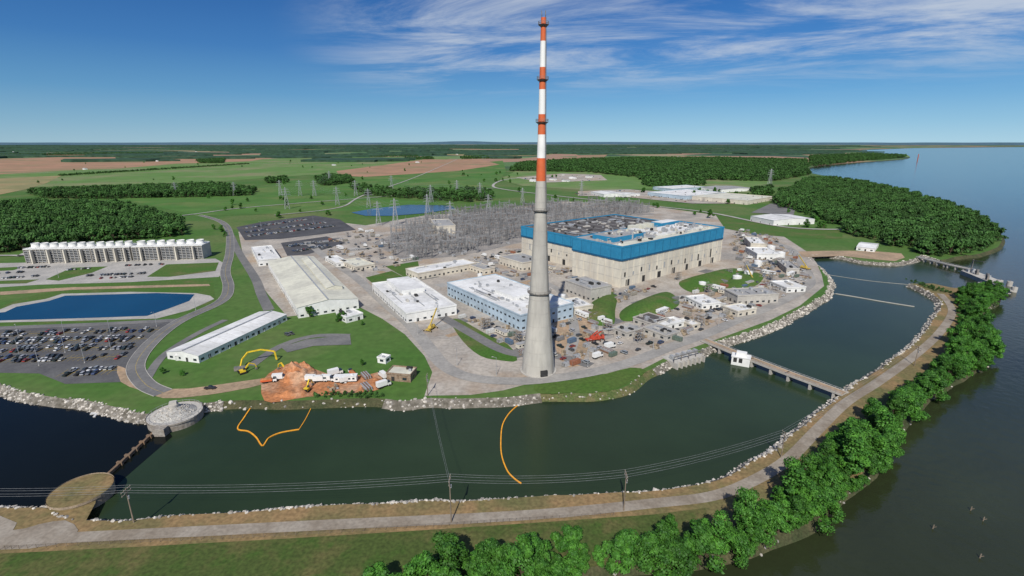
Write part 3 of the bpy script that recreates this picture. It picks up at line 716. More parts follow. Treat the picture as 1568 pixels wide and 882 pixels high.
# ---------------- clutter in yards ----------------
def free(p): return not any(inside(p.x,p.y,b) for b in BF)
def scatter(px,n,items,mind=6,ang=None):
    poly=[G(x,y) for x,y in px];xs=[p.x for p in poly];ys=[p.y for p in poly];pl=[];tr=0
    while len(pl)<n and tr<n*60:
        tr+=1;p=Vector((R.uniform(min(xs),max(xs)),R.uniform(min(ys),max(ys)),.3))
        if not inside(p.x,p.y,poly) or not free(p) or any((p-q).length<mind for q in pl):continue
        pl.append(p);me,nm=R.choice(items)
        a=(math.radians(38) if ang is None else ang)+R.choice([0,math.pi/2])+R.uniform(-.08,.08)
        place(me,nm,p,a,R.uniform(.9,1.1))
CT=[(c,'shipping_container') for c in conts];CR=[(c,'parked_car') for c in cars]
mix=CT+CR+[(t,'site_trailer') for t in trailers]+[(truck_w,'box_truck')]+[(trafo,'transformer')]*2+[(pipes,'pipe_stack')]*4+[(pallets,'material_pallets')]*6+[(scaf,'scaffold')]*2
scatter([(960,520),(1000,480),(1050,450),(1150,400),(1215,400),(1240,430),(1190,460),(1080,505),(985,545)],150,mix,6)
scatter([(1130,350),(1190,365),(1225,400),(1180,415),(1130,400),(1115,375)],75,mix,8)
scatter([(700,485),(850,500),(900,470),(950,505),(960,540),(880,565),(800,545)],80,mix,6)
scatter([(480,375),(560,350),(640,400),(600,412),(540,425),(500,400)],80,mix,8)
scatter([(700,400),(800,380),(860,420),(800,430),(740,408)],50,mix,7)
scatter([(860,410),(940,440),(1000,440),(1050,425),(940,465),(880,450)],40,mix,6)
scatter([(570,372),(640,345),(760,330),(790,372),(700,395)],60,[(trafo,'transformer')],9)
scatter([(890,296),(960,292),(1080,299),(1150,306),(1060,311),(950,302)],34,mix,12)
scatter([(800,274),(860,267),(920,268),(930,276),(840,280)],24,mix,12)
scatter([(500,572),(590,572),(590,595),(500,600)],8,[(truck_w,'box_truck'),(pipes,'pipe_stack'),(truck_r,'dump_truck'),(pallets,'material_pallets')],8)
for x,y,m,n,a in ((412,586,truck_r,'dump_truck',.3),(428,582,truck_w,'box_truck',.2),(478,584,truck_w,'box_truck',0),(490,585,truck_w,'box_truck',.1),(502,584,truck_w,'box_truck',-.1),(530,584,trailers[0],'site_trailer',.1),(322,596,cars[2],'parked_car',.1),(915,520,crane,'mobile_crane',.1),(908,522,crane,'mobile_crane',.3),(1150,430,crane2,'mobile_crane',1.8),(660,505,crane2,'mobile_crane',1.2),(372,572,excav,'excavator',.8),(440,570,excav,'excavator',2.6),(470,600,excav,'excavator',1.5),(1232,412,crane2,'mobile_crane',2)):
    p=G(x,y);place(m,n,(p.x,p.y,.27),a)
for x,y,s in ((1128,432,1),(1145,425,1),(1160,452,.8),(1075,440,.8),(860,460,.8),(872,480,.6),(735,425,.6),(1180,385,1.1),(1195,395,1.1),(1160,408,1)):
    p=G(x,y);place(tank,'storage_tank',(p.x,p.y,.1),0,s)
for x,y in ((30,520),(100,517),(170,514),(30,545),(100,540),(170,536),(60,560),(130,556),(240,500),(400,350),(440,346),(480,342),(640,512),(700,560),(760,575),(830,572),(900,562),(1000,535),(1100,500),(1180,462),(600,460),(560,430),(345,430),(300,475),(90,425),(200,422),(1230,430),(900,545),(740,470),(670,490)):
    p=G(x,y);place(lamp,'street_lamp',(p.x,p.y,.1),R.uniform(0,6))
yard=[G(x,y) for x,y in [(480,372),(560,352),(650,400),(700,400),(800,380),(880,440),(960,470),(1060,420),(1150,380),(1220,400),(1235,430),(1180,470),(1080,510),(1010,540),(900,560),(800,565),(700,550),(650,510),(560,440)]]
xs=[p.x for p in yard];ys=[p.y for p in yard];zz=.09
slabm=[asph2,pave,perim,tandirt,M('dark_slab',(.17,.165,.16),(.13,.13,.13),.1)]
g=0
e1=Vector((math.cos(math.radians(38)),math.sin(math.radians(38)),0));e2=Vector((-e1.y,e1.x,0))
mbs=MB()
while g<110:
    p=Vector((R.uniform(min(xs),max(xs)),R.uniform(min(ys),max(ys)),0))
    if not inside(p.x,p.y,yard):continue
    g+=1;zz+=.0004;a=R.uniform(5,24);b_=R.uniform(4,13)
    mbs.face([(q.x,q.y,zz) for q in (p,p+e1*a,p+e1*a+e2*b_,p+e2*b_)],R.randint(0,4))
mbs.obj('yard_pavement_slabs',slabm)
mb=MB();pts=[G(368,566)+Vector((0,0,1)),G(372,560)+Vector((0,0,4)),G(382,556)+Vector((0,0,7)),G(402,553)+Vector((0,0,7.5)),G(422,552)+Vector((0,0,6)),G(424,553)+Vector((0,0,1))]
for a,b in zip(pts[:-1],pts[1:]): mb.beam(a,b,.35,0)
mb.box(-3,3,-1.2,1.2,.2,2.2,1,Fr(tuple(G(368,567)),.3));mb.obj('concrete_pump_boom',[yellow,dsteel])
def mound(name,px,h,mat,z0=.05,steps=6,amp=.6):
    o=catmull([G(x,y) for x,y in px],5,True);c=sum(o,Vector())/len(o);mb=MB();prev=[p+Vector((0,0,z0)) for p in o]
    for s in range(1,steps+1):
        t=s/steps;cur=[]
        for p in o:
            q=p.lerp(c,t*.85);q.z=z0+h*math.sin(t*math.pi/2)+amp*noise.noise(q*.25)*min(1,t*2);cur.append(q)
        for i in range(len(o)):
            j=(i+1)%len(o);mb.face([prev[i],prev[j],cur[j],cur[i]])
        prev=cur
    mb.face(prev);mb.obj(name,[mat])
mound('clay_mound',[(425,575),(440,560),(462,558),(485,568),(480,582),(450,588),(430,585)],5,reddirt,amp=4)
mound('clay_mound',[(415,606),(450,596),(475,598),(468,607),(440,610)],2,reddirt,amp=2.5)
mound('clay_mound',[(545,592),(565,582),(590,580),(585,594),(560,600)],2,reddirt,amp=2)
mound('grass_berm',[(900,470),(930,448),(945,452),(942,475),(938,498),(902,494)],4,grass2,.2,amp=.3)
mound('grass_berm',[(950,478),(975,462),(1020,447),(1040,462),(1030,474),(990,488),(955,492)],5,grass2,.2,amp=.3)
mound('grass_berm',[(1040,432),(1080,420),(1120,411),(1140,418),(1100,440),(1060,448)],5,grass2,.2,amp=.3)
mound('grass_berm',[(1105,436),(1140,415),(1168,422),(1160,436),(1130,446)],4,grass2,.2,amp=.3)
# ---------------- substation steelwork & pylons ----------------
def lattice(mb,p,q,w,seg,r,mi=0):
    p=Vector(p);q=Vector(q);d=(q-p).normalized();u=d.cross(Vector((0,0,1)))
    if u.length<.1:u=Vector((1,0,0))
    u.normalize();v=d.cross(u);L=(q-p).length
    cs=[(u*a+v*b)*w/2 for a,b in ((-1,-1),(1,-1),(1,1),(-1,1))]
    for c in cs: mb.beam(p+c,q+c,r,mi)
    for i in range(seg):
        a=p+d*L*i/seg;b=p+d*L*(i+1)/seg
        for k in range(4): mb.beam(a+cs[k],b+cs[(k+1)%4],r*.7,mi)
mb=MB()
for x in (-10,10): lattice(mb,(x,0,0),(x,0,15),1.4,7,.12)
lattice(mb,(-10,0,12),(10,0,12),1.2,9,.12)
for x in (-6,0,6): mb.beam((x,0,11.5),(x,0,8.5),.14,1)
for x in (-10,10): mb.beam((x,0,15),(x,0,18),.08,0)
gantry=mb.mesh('substation_gantry_mesh',[ysteel,M('insulator',(.3,.2,.15))])
mb=MB()
for x in (-6,-2,2,6):
    mb.beam((x,0,0),(x,0,4),.15,0);mb.cyl((x,0),.2,.14,4,6.4,8,1);mb.beam((x,-6,6.4),(x,6,6.4),.1,0);mb.beam((x,-5,0),(x,-5,6.4),.12,0);mb.beam((x,5,0),(x,5,6.4),.12,0)
mb.beam((-7,0,4),(7,0,4),.15,0)
bus=mb.mesh('busbar_rack_mesh',[ysteel,M('insulator2',(.4,.38,.36))])
poly=[G(x,y) for x,y in [(575,378),(640,345),(720,326),(850,313),(960,314),(1010,326),(860,340),(795,368),(740,382),(700,392),(620,400)]]
for i in range(-45,70):
    for j in range(-50,75):
        p=e1*i*22+e2*j*15+Vector((0,500,0))
        if p.y>300 and inside(p.x,p.y,poly) and free(p) and R.random()<.85:
            place(gantry,'substation_gantry',(p.x,p.y,.12),math.radians(38)+(math.pi/2 if R.random()<.2 else 0),R.uniform(.6,1.25))
            q=p+e2*7+e1*3
            if free(q):place(bus,'busbar_rack',(q.x,q.y,.12),math.radians(38))
mb=MB();lev=[(0,4.5),(10,3.4),(20,2.4),(28,1.5),(36,1.1),(42,.5)]
for (za,wa),(zb,wb) in zip(lev[:-1],lev[1:]):
    A=[Vector((a*wa,b*wa,za)) for a,b in ((-1,-1),(1,-1),(1,1),(-1,1))];B=[Vector((a*wb,b*wb,zb)) for a,b in ((-1,-1),(1,-1),(1,1),(-1,1))]
    for k in range(4):
        mb.beam(A[k],B[k],.2);mb.beam(A[k],B[(k+1)%4],.11);mb.beam(A[(k+1)%4],B[k],.11);mb.beam(B[k],B[(k+1)%4],.11)
for z,w in ((28,9),(33,7.5),(38,6)):
    for s in (-1,1):
        mb.beam((0,-.8,z),(s*w,0,z+.4),.14);mb.beam((0,.8,z),(s*w,0,z+.4),.14);mb.beam((0,0,z+2),(s*w,0,z+.4),.1);mb.beam((s*w,0,z+.4),(s*w,0,z-2.2),.1)
pylon=mb.mesh('transmission_tower_mesh',[steel])
PY=[(440,320,1),(517,314,.9),(270,300,.8),(565,318,.9),(606,345,1),(460,300,.9),(482,300,.9),(660,310,.9),(690,345,.9),(580,345,.9),(748,330,.9),(655,330,.9),(545,300,.9),(505,280,.9),(600,290,.9),(430,300,.9),(1178,285,1.2),(890,300,.9),(735,305,.9),(800,312,.8),(700,300,.9),(360,300,.8)]
pyp=[]
for x,y,s in PY:
    p=G(x,y);place(pylon,'transmission_tower',(p.x,p.y,0),math.radians(20+R.uniform(-15,15)),s);pyp.append((p,s))
def wire(p,q,sag,r,n,mb,mi=0):
    prev=None
    for i in range(n+1):
        t=i/n;a=Vector(p).lerp(Vector(q),t);a.z-=sag*4*t*(1-t)
        if prev is not None:mb.beam(prev,a,r,mi)
        prev=a
wires=MB()
for i,j in ((0,5),(1,6),(5,13),(6,13),(3,12),(7,14),(4,3),(8,7),(9,1),(11,7),(10,18),(18,20),(20,14),(4,11)):
    for s in (-1,1):
        for z in (26,31):
            a,sa=pyp[i];b,sb=pyp[j]
            wire(a+Vector((s*8*sa,0,z*sa)),b+Vector((s*8*sb,0,z*sb)),5,.045,8,wires)
wires.obj('transmission_wires',[wirem])
def pole(x,y,h):
    p=G(x,y);mb=MB();mb.cyl((p.x,p.y),.25,.14,0,h,8,0)
    for z in (h-.5,h-1.8):
        mb.beam((p.x,p.y-2.2,z),(p.x,p.y+2.2,z),.12,0)
        for k in (-2,-.8,.8,2): mb.cyl((p.x,p.y+k),.08,.08,z,z+.4,6,1)
    mb.cyl((p.x+.35,p.y),.3,.3,h-4,h-2.8,8,2)
    mb.obj('utility_pole',[wood,conc,steel]);return p,h
P=[pole(205,800,HT(205,800,748)),pole(691,800,HT(691,800,731)),pole(955,782,HT(955,782,724)),pole(1196,700,HT(1196,700,662)),pole(1400,560,12),pole(-180,800,14)]
lw=MB()
for (a,ha),(b,hb) in ((P[5],P[0]),(P[0],P[1]),(P[1],P[2]),(P[2],P[3]),(P[3],P[4])):
    for k in (-2,-.8,.8,2):
        wire(a+Vector((0,k,ha-.1)),b+Vector((0,k,hb-.1)),1.6,.02,18,lw)
sp=G(655,606);pole(655,606,12)
for k in (-1,1): wire(sp+Vector((0,k,11.5)),P[1][0]+Vector((0,k,P[1][1]-1.5)),2.5,.025,16,lw)
lw.obj('power_line_wires',[wirem])
mb=MB();fl=catmull([G(x,y) for x,y in [(0,842),(200,832),(420,822),(650,808),(800,798),(940,790)]],14);prev=None
for p in fl:
    mb.beam(p,p+Vector((0,0,1.6)),.05)
    if prev is not None:
        for z in (.5,1.0,1.5):mb.beam(prev+Vector((0,0,z)),p+Vector((0,0,z)),.02)
    prev=p
mb.obj('wire_fence',[wood])
for x,y in ((1486,782),(1500,855),(1428,810),(1505,798)):
    p=G(x,y,WZ);mb=MB();mb.beam(p-Vector((0,0,1)),p+Vector((.4,.2,1.6)),.12);mb.beam(p+Vector((.2,.1,.6)),p+Vector((.9,-.3,1.2)),.07);mb.obj('driftwood_snag',[wood])
# ---------------- water structures ----------------
def tube(name,px,r,mat,k=6,z=WZ+.15):
    c=catmull([G(x,y,WZ) for x,y in px],k);mb=MB()
    for a,b in zip(c[:-1],c[1:]):
        a=a.copy();b=b.copy();a.z=b.z=z;mb.beam(a,b,r)
    return mb.obj(name,[mat])
tube('floating_boom',[(386,622),(374,640),(364,657),(380,661),(392,670),(402,683),(412,671),(430,663),(458,658)],.26,orange)
tube('floating_boom',[(458,658),(468,642),(477,624)],.15,orange)
tube('floating_boom',[(797,618),(781,632),(770,650),(767,672),(768,697),(776,720),(786,732),(798,741)],.24,orange)
tube('floating_barrier',[(1279,450),(1310,455),(1350,462),(1400,470)],.4,conc)
tube('floating_barrier',[(1262,420),(1330,430),(1392,436)],.12,conc)
a=G(250,652,WZ);b=G(163,732,WZ);d=(b-a);L=d.length;fr=Fr((a.x,a.y),ex=Vector((d.x,d.y)).normalized());mb=MB()
mb.box(0,L,-.5,.5,-5,-1.6,0,fr)
for i in range(int(L/5)): mb.box(i*5,i*5+1,-1.1,1.1,-5,-1.2,0,fr)
mb.obj('skimmer_wall',[M('stained_concrete',(.12,.10,.08),(.2,.13,.08))])
mb=MB();c=G(268,632,1);r=11.5
mb.cyl((c.x,c.y),r,r,-5,.8,40,0,capm=2);mb.cyl((c.x,c.y),r+.4,r+.4,.2,.9,40,0,cap=False)
mb.cyl((c.x,c.y),r*.8,2,.8,4.4,28,1);mb.cyl((c.x,c.y),2.2,2.2,4,5.6,16,2);mb.box(-1.6,1.6,-1.2,1.2,5.6,7,2,Fr((c.x,c.y),.4),taper=.1)
for k in range(24):
    a=k*math.pi/12;p=Vector((c.x+(r-.2)*math.cos(a),c.y+(r-.2)*math.sin(a),.8));a+=math.pi/12;q=Vector((c.x+(r-.2)*math.cos(a),c.y+(r-.2)*math.sin(a),.8))
    mb.beam(p,p+Vector((0,0,1.2)),.06,3);mb.beam(p+Vector((0,0,1.2)),q+Vector((0,0,1.2)),.05,3)
mb.box(-1.5,4,-14.5,-11,-4,.9,0,Fr((c.x,c.y),0))
mb.obj('round_gate_structure',[M('dark_concrete',(.22,.19,.16),(.3,.28,.25),.3),M('pale_rubble',(.42,.41,.38),(.3,.29,.27),.6,fscale=2,fine=.3,bump=.4),conc,steel])
instancer('gate_rubble',[(c.x+rr*math.cos(a),c.y+rr*math.sin(a),.8+3.6*(1-(rr-2)/7.2),R.uniform(.5,1.0),a,R.uniform(-.4,.4)) for rr,a in [(R.uniform(2.4,9),R.uniform(0,6.28)) for _ in range(170)]],rme,'rock')
mb=MB();c=G(124,750,1.0);r=9.8
mb.cyl((c.x,c.y),r,r,-5,1,44,0,capm=1);mb.cyl((c.x,c.y),r+.25,r+.25,.3,1.25,44,0,cap=False);mb.cyl((c.x,c.y),r-.3,r-.3,.9,1.03,44,1)
mb.obj('round_sheet_pile_cell',[M('sheet_pile',(.25,.2,.15),(.35,.28,.2),.5,fscale=3,fine=.3),levee_m])
sheet('cell_causeway_ground',[(60,790),(85,768),(100,755),(148,755),(146,770),(130,800)],-.05,levee_m)
p=G(150,633,WZ);mb=MB();mb.box(-3,3,-.8,.8,WZ,WZ+.6,0,Fr((p.x,p.y),.3));mb.box(-.5,.5,-4,-.8,WZ,WZ+.6,0,Fr((p.x,p.y),.3));mb.obj('floating_dock',[wroof])
def rectp(A,B):
    a=G(*A);b=G(*B);d=b-a;return Fr((a.x,a.y),ex=Vector((d.x,d.y)).normalized()),d.length
fr,L=rectp((1024,553),(1068,541))
mb=MB();mb.box(0,L,-5,6,-5,.6,0,fr)
for i in range(7):
    x=i*L/6.5
    mb.box(x,x+.8,-7,-5,-5,.8,0,fr);mb.box(x+1,x+2.2,-5.1,-4.9,-4,.2,1,fr)
for i in range(5): mb.box(2+i*L/5,4+i*L/5,-1,2,.6,3,2,fr,taper=.2)
mb.beam(fr(0,-4,4),fr(L,-4,4),.25,3)
for i in range(5): mb.beam(fr(i*L/4,-4,.6),fr(i*L/4,-4,4),.2,3)
mb.obj('water_intake_structure',[conc,dark,steel,dsteel])
def bridge(name,pts,w,zd,mats,pier=12):
    mb=MB()
    for (A,B) in zip(pts[:-1],pts[1:]):
        a=G(A[0],A[1],zd);b=G(B[0],B[1],zd);d=b-a;L=d.length;fr=Fr((a.x,a.y),ex=Vector((d.x,d.y)).normalized())
        mb.box(-.3,L+.3,-w/2,w/2,zd-.8,zd,0,fr,top=1)
        for s in (-1,1):
            mb.box(0,L,s*(w/2-.15)-.1,s*(w/2-.15)+.1,zd+.9,zd+1.05,2,fr);mb.box(0,L,s*(w/2-.15)-.2,s*(w/2-.15)+.2,zd,zd+.25,0,fr)
            k=int(L/2.5)
            for i in range(k): mb.beam(fr(i*L/k,s*(w/2-.15),zd),fr(i*L/k,s*(w/2-.15),zd+1),.07,2)
        for i in range(int(L/pier)+1):
            x=min(i*pier+2,L-1)
            mb.box(x-.6,x+.6,-w/2+.3,w/2-.3,WZ-2,zd-.8,0,fr)
    return mb.obj(name,mats)
bridge('service_bridge',[(1078,520),(1150,549),(1205,570),(1292,602)],5.5,1.2,[conc,tandirt,steel])
fr,L=rectp((1120,551),(1148,556))
mb=MB();mb.box(0,L,0,6,-5,2.2,0,fr);mb.box(-.3,L+.3,-.3,6.3,2.2,2.7,1,fr);mb.box(2,L-2,1,5,2.7,5,1,fr,taper=.2);mb.box(1,3,-.05,.02,-1,1.8,2,fr);mb.box(4,6,-.05,.02,-1,1.8,2,fr)
mb.obj('gate_house',[white,white,dark])
bridge('mooring_dock',[(1405,393),(1450,404),(1487,412)],4,.8,[conc,pave,steel],8)
fr,L=rectp((1480,416),(1520,432))
mb=MB();mb.box(0,L,-5,8,-5,1,0,fr);
for i in range(9): x=R.uniform(1,L-3);y=R.uniform(-4,6);mb.box(x,x+3,y,y+2,1,R.uniform(2.5,6),R.choice([1,2]),fr,taper=.2)
mb.beam(fr(6,0,1),fr(6,0,14),.4,2);mb.beam(fr(6,0,13),fr(22,0,15),.3,2)
mb.obj('barge_terminal',[conc,steel,dsteel])
bridge('mooring_dock',[(1515,432),(1550,445)],3,.6,[conc,pave,steel],6)
for x,y in ((1500,440),(1530,436),(1552,447),(1545,438)):
    p=G(x,y,WZ);mb=MB();mb.cyl((p.x,p.y),2.2,2.2,-5,1.5,16,0);mb.cyl((p.x,p.y),.3,.3,1.5,2.6,8,1);mb.obj('mooring_dolphin',[conc,dsteel])
p=G(1405,245);mb=MB();lattice(mb,(p.x,p.y,WZ),(p.x,p.y,WZ+45),3,8,.5);mb.obj('navigation_tower',[red])
# ---------------- trees ----------------
def treemesh(name,seed,hgt,cr,nleaf,ls,lm,trunk=True,low=.26):
    r=random.Random(seed);mb=MB()
    if trunk:
        mb.cyl((0,0),.03*hgt,.016*hgt,-.3,hgt*.5,7,0,cap=False)
    lobes=[]
    for i in range(r.randint(15,21)):
        a=r.uniform(0,6.28);rr=cr*r.uniform(.2,.82);z=hgt*r.uniform(low,.86);
        rr*=1.0 if z<hgt*.65 else .6
        s=cr*r.uniform(.2,.4);c=Vector((rr*math.cos(a),rr*math.sin(a),z));lobes.append((c,s))
        if trunk: mb.beam((0,0,hgt*r.uniform(.15,.42)),c,.01*hgt,0)
    lobes.append((Vector((0,0,hgt*.6)),cr*.45))
    for i in range(nleaf):
        c,s=r.choice(lobes)
        d=Vector((r.gauss(0,1),r.gauss(0,1),r.gauss(0,1)+.35)).normalized()
        p=c+Vector((d.x,d.y,d.z*.8))*s*(r.random()**.35)*r.uniform(.9,1.18)
        n=(d+Vector((r.uniform(-.8,.8),r.uniform(-.8,.8),r.uniform(-.5,.9)))).normalized()
        u=n.cross(Vector((r.random(),r.random(),r.random()+.1))).normalized();v=n.cross(u);l=ls*r.uniform(.6,1.3)
        mb.face([p-u*l*.5,p-v*l*.32,p+u*l*.5,p+v*l*.32],1)
    return mb.mesh(name,[bark,lm])
T=[treemesh('deciduous_tree_mesh_%d'%i,40+i,R.uniform(14.5,19),R.uniform(6.6,8.6),6200,.9,leaf,low=.16) for i in range(6)]
tpoly=[G(x,y) for x,y in [(330,1000),(480,960),(560,925),(700,872),(800,858),(900,846),(1000,832),(1110,815),(1160,790),(1220,742),(1275,698),(1325,660),(1375,616),(1428,575),(1462,540),(1472,490),(1466,458),(1478,446)]]+[p for p in LOw][12:]
tp=[];tr=0
xs=[p.x for p in tpoly];ys=[p.y for p in tpoly]
while tr<60000 and len(tp)<420:
    tr+=1;p=Vector((R.uniform(min(xs),max(xs)),R.uniform(max(min(ys),70),max(ys)),-.8))
    if inside(p.x,p.y,tpoly) and not any((p-q).length_squared<6.0**2 for q in tp): tp.append(p)
for o,z in ((0,-.8),(2.5,-2.2)):
    for p in offs(LOw,o)[14:]:
        if p.y>75:
            q=Vector((p.x,p.y,z))
            if not any((q-t).length_squared<3.6**2 for t in tp): tp.append(q)
for p in tp: place(R.choice(T),'deciduous_tree',p,R.uniform(0,6.28),(lambda s:(s*R.uniform(.9,1.15),s,s*R.uniform(.8,1.1)))(R.uniform(.38,1.0)*(.85 if p.y>330 else 1)))
for x,y,s in ((475,486,.5),(520,492,.42),(528,490,.4),(484,482,.42),(427,334,.7),(503,330,.6),(340,355,.6),(328,352,.5),(1087,334,.9),(688,282,.7),(435,282,.7),(415,280,.7),(555,498,.2),(690,290,.7),(345,362,.4),(555,275,.7),(620,262,.8),(460,325,.4),(555,560,.24),(250,572,.24),(280,575,.22),(1062,300,.8),(1170,300,.8),(1250,340,.7),(985,295,.9),(760,268,.9)):
    p=G(x,y);place(R.choice(T),'deciduous_tree',(p.x,p.y,0),R.uniform(0,6.28),s)
for px,n in (([(300,302),(530,300),(540,315),(330,328)],14),([(700,262),(860,270),(860,284),(720,282)],16),([(1040,292),(1180,292),(1200,320),(1120,324)],16),([(780,292),(900,304),(1080,326),(1060,330),(880,310)],8),([(20,250),(700,246),(640,285),(60,290)],26),([(1180,306),(1290,350),(1230,350),(1200,325)],10)):
    poly=[G(x,y) for x,y in px];xs=[p.x for p in poly];ys=[p.y for p in poly]
    while n>0:
        x=R.uniform(min(xs),max(xs));y=R.uniform(min(ys),max(ys))
        if inside(x,y,poly) and free(Vector((x,y,0))): place(R.choice(T),'deciduous_tree',(x,y,0),R.uniform(0,6),R.uniform(.4,.8));n-=1
TF=treemesh('woodland_tree_mesh',99,1.0,.5,420,.15,leafd,low=.2)
TF2=treemesh('woodland_tree_mesh_b',98,1.0,.52,260,.2,leafd,low=.2)
def woodland(name,px,sp,h=(11,19),me=TF):
    poly=[G(x,y) for x,y in px];xs=[p.x for p in poly];ys=[p.y for p in poly];q=[]
    y=min(ys)
    while y<max(ys):
        x=min(xs)
        while x<max(xs):
            a=x+R.uniform(-.5,.5)*sp;bb=y+R.uniform(-.5,.5)*sp
            if inside(a+14*noise.noise(Vector((a,bb,0))*.02),bb,poly): q.append((a,bb,-.3,R.uniform(*h)*(1+.3*noise.noise(Vector((a,bb,5))*.02)),R.uniform(0,6.28),0))
            x+=sp
        y+=sp
    instancer(name,q,me,'tree')
woodland('woodland',[(-350,345),(0,318),(130,315),(200,320),(283,345),(288,360),(240,366),(130,372),(40,384),(0,388),(-350,420)],9.5)
woodland('woodland',[(45,296),(150,292),(330,285),(395,294),(380,300),(260,303),(150,305),(60,304)],11)
woodland('woodland',[(487,277),(500,272),(535,272),(540,280),(510,284),(490,285)],11)
woodland('woodland',[(532,288),(560,288),(600,294),(690,296),(745,292),(757,306),(720,310),(640,306),(560,300)],14)
woodland('woodland',[(1185,303),(1240,276),(1280,276),(1330,284),(1390,298),(1440,315),(1490,334),(1520,351),(1530,368),(1505,386),(1460,394),(1425,394),(1395,384),(1350,372),(1300,362),(1285,348),(1225,325),(1190,314)],10.5)
woodland('woodland',[(302,246),(345,244),(342,250),(305,250)],14,me=TF2)
woodland('woodland',[(405,276),(440,275),(440,280),(410,281)],11,me=TF2)
woodland('woodland',[(980,281),(1050,279),(1070,284),(1000,289)],14,me=TF2)
woodland('woodland',[(1150,293),(1180,290),(1185,300),(1160,302)],12,me=TF2)
woodland('woodland',[(780,262),(800,250),(870,246),(960,243),(1100,243),(1235,246),(1236,262),(1240,268),(1185,278),(1080,276),(1075,284),(990,284),(975,272),(900,264)],16,(14,22),TF2)
woodland('woodland',[(1240,256),(1320,247),(1383,242),(1388,239),(1330,236),(1240,240)],24,(16,24),TF2)
woodland('woodland',[(620,243),(660,241),(664,244),(625,245)],22,me=TF2)
woodland('woodland',[(705,241),(745,240),(750,243),(708,244)],22,me=TF2)
woodland('woodland',[(0,236.5),(250,234.5),(250,236),(0,238.5)],26,me=TF2)
woodland('hedgerow',[(90,268.5),(380,250.5),(382,251.3),(92,270)],10,(4,9),TF2)
woodland('hedgerow',[(440,240.5),(640,239),(640,240),(440,241.8)],22,(8,14),TF2)
woodland('shrubs',[(480,604),(590,600),(598,612),(540,608),(490,610)],2.2,(1.2,2.6))
woodland('shrubs',[(1390,428),(1432,438),(1470,452),(1440,446),(1400,434)],3,(1.5,3))
mb=MB()
for i in range(420):
    Y=R.uniform(3600,24000);X=R.uniform(-1.3,.58)*Y
    if Y<5600 and X/Y>0.0: continue
    if Y<4600 and R.random()<.6: continue
    w=R.uniform(150,900)*(.5+Y/9000);d=R.uniform(30,200)*(.5+Y/9000);n=18;pts=[]
    for k in range(n):
        a=2*math.pi*k/n;rr=R.uniform(.7,1.15);pts.append(Vector((X+w*rr*math.cos(a),Y+d*rr*math.sin(a),0)))
    hb=R.uniform(11,17)
    top=[p+Vector((0,0,hb+R.uniform(-3,3))) for p in pts]
    for k in range(n): mb.face([pts[k],pts[(k+1)%n],top[(k+1)%n],top[k]])
    mb.face(top)
mb.obj('distant_woodland',[farwood_hazed])
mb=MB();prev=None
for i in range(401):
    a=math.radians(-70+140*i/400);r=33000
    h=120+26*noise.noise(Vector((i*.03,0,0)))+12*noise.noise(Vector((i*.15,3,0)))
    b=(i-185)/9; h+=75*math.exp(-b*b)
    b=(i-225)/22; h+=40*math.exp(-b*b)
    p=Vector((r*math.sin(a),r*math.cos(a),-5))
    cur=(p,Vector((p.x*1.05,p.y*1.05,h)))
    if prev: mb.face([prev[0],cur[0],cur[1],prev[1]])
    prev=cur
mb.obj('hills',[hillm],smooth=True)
# ---------------- light, sky, camera ----------------
EL=math.radians(43);AZ=math.radians(10)
sd=bpy.data.lights.new('sun','SUN');sd.energy=4.9;sd.angle=math.radians(.5);sd.color=(1,.955,.88)
so=bpy.data.objects.new('sun',sd);sc.collection.objects.link(so);so.rotation_euler=(math.pi/2-EL,0,-AZ)
w=bpy.data.worlds.new('World');sc.world=w;w.use_nodes=True;nt=w.node_tree;bg=nt.nodes['Background']
sky=nt.nodes.new('ShaderNodeTexSky');sky.sky_type='NISHITA';sky.sun_disc=False;sky.sun_elevation=EL;sky.sun_rotation=math.pi+AZ
sky.air_density=1.0;sky.dust_density=0.0;sky.ozone_density=4.0;sky.altitude=100
bg.inputs['Strength'].default_value=.07
tc=nt.nodes.new('ShaderNodeTexCoord');sx=nt.nodes.new('ShaderNodeSeparateXYZ');lk(nt,tc.outputs['Generated'],sx.inputs[0])
def ma(op,a,b=None):
    n=nt.nodes.new('ShaderNodeMath');n.operation=op
    for i,v in enumerate((a,b)):
        if v is None:continue
        if isinstance(v,(int,float)):n.inputs[i].default_value=v
        else: lk(nt,v,n.inputs[i])
    return n.outputs[0]
def mrg(v,a,b,c=0,d=1):
    n=nt.nodes.new('ShaderNodeMapRange');n.interpolation_type='SMOOTHSTEP'
    for k,x in (('From Min',a),('From Max',b),('To Min',c),('To Max',d)): n.inputs[k].default_value=x
    lk(nt,v,n.inputs['Value']);return n.outputs['Result']
X,Y,Z=sx.outputs
rp=nt.nodes.new('ShaderNodeValToRGB');lk(nt,Z,rp.inputs['Fac']);e=rp.color_ramp.elements
e[0].position=0;e[0].color=(.34,.58,.74,1);e[1].position=1;e[1].color=(.015,.06,.22,1)
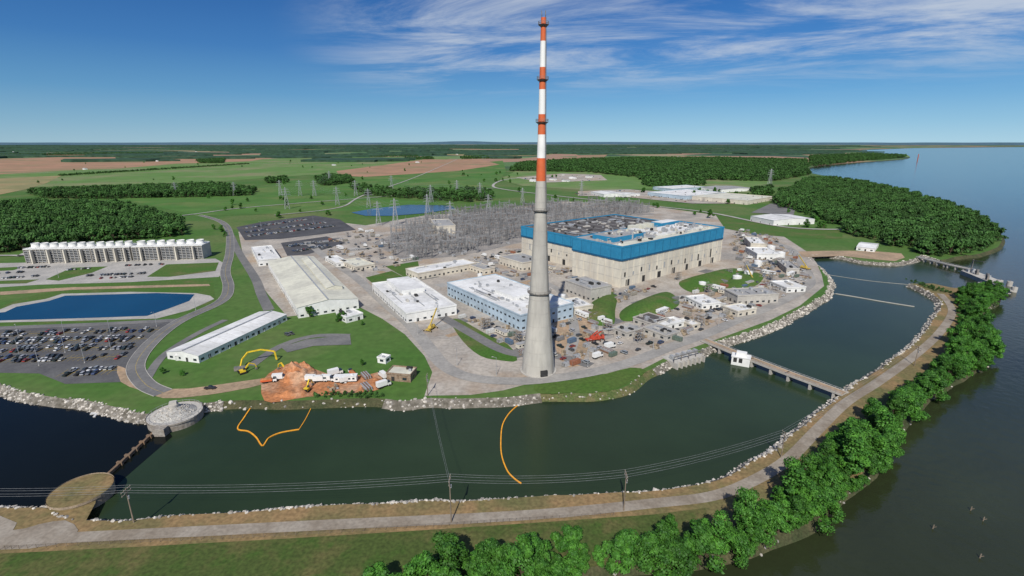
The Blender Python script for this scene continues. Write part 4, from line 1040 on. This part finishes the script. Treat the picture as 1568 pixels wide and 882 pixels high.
for p,c in ((.03,(.24,.49,.70)),(.08,(.115,.35,.64)),(.15,(.045,.21,.54)),(.24,(.018,.125,.42)),(.5,(.018,.08,.29))):
    q=e.new(p);q.color=(*c,1)
sc_=nt.nodes.new('ShaderNodeVectorMath');sc_.operation='SCALE';lk(nt,rp.outputs[0],sc_.inputs[0])
lk(nt,ma('DIVIDE',mrg(X,-.8,.5,.86,1.08),.07),sc_.inputs['Scale'])
m0=nt.nodes.new('ShaderNodeMix');m0.data_type='RGBA';m0.inputs['Factor'].default_value=.88;lk(nt,sky.outputs[0],m0.inputs['A']);lk(nt,sc_.outputs[0],m0.inputs['B'])
den=ma('ADD',Z,.05)
cx=ma('DIVIDE',X,den);cy=ma('DIVIDE',Y,den)
cmb=nt.nodes.new('ShaderNodeCombineXYZ');lk(nt,ma('MULTIPLY',cx,.6),cmb.inputs[0]);lk(nt,ma('ADD',ma('MULTIPLY',cy,1.1),ma('MULTIPLY',cx,.2)),cmb.inputs[1])
n1=nt.nodes.new('ShaderNodeTexNoise');n1.inputs['Scale'].default_value=.8;n1.inputs['Detail'].default_value=12;n1.inputs['Roughness'].default_value=.68;n1.inputs['Distortion'].default_value=.5
lk(nt,cmb.outputs[0],n1.inputs['Vector'])
cl=mrg(n1.outputs['Fac'],.39,.68)
mask=ma('MULTIPLY',mrg(Z,.065,.15),mrg(X,-.40,-.12))
cf=ma('MULTIPLY',ma('MULTIPLY',cl,mask),.75)
mx=nt.nodes.new('ShaderNodeMix');mx.data_type='RGBA';lk(nt,cf,mx.inputs['Factor']);lk(nt,m0.outputs['Result'],mx.inputs['A']);mx.inputs['B'].default_value=(8.6,9.4,10.4,1)
lk(nt,mx.outputs['Result'],bg.inputs['Color'])
cd=bpy.data.cameras.new('camera');co=bpy.data.objects.new('camera',cd);sc.collection.objects.link(co)
co.location=(0,0,CH);co.rotation_euler=(math.pi/2-TH,0,0);cd.sensor_width=36;cd.lens=F/1568*36;cd.clip_start=1;cd.clip_end=120000
sc.camera=co
sc.view_settings.view_transform='Standard';sc.view_settings.look='None';sc.view_settings.exposure=0
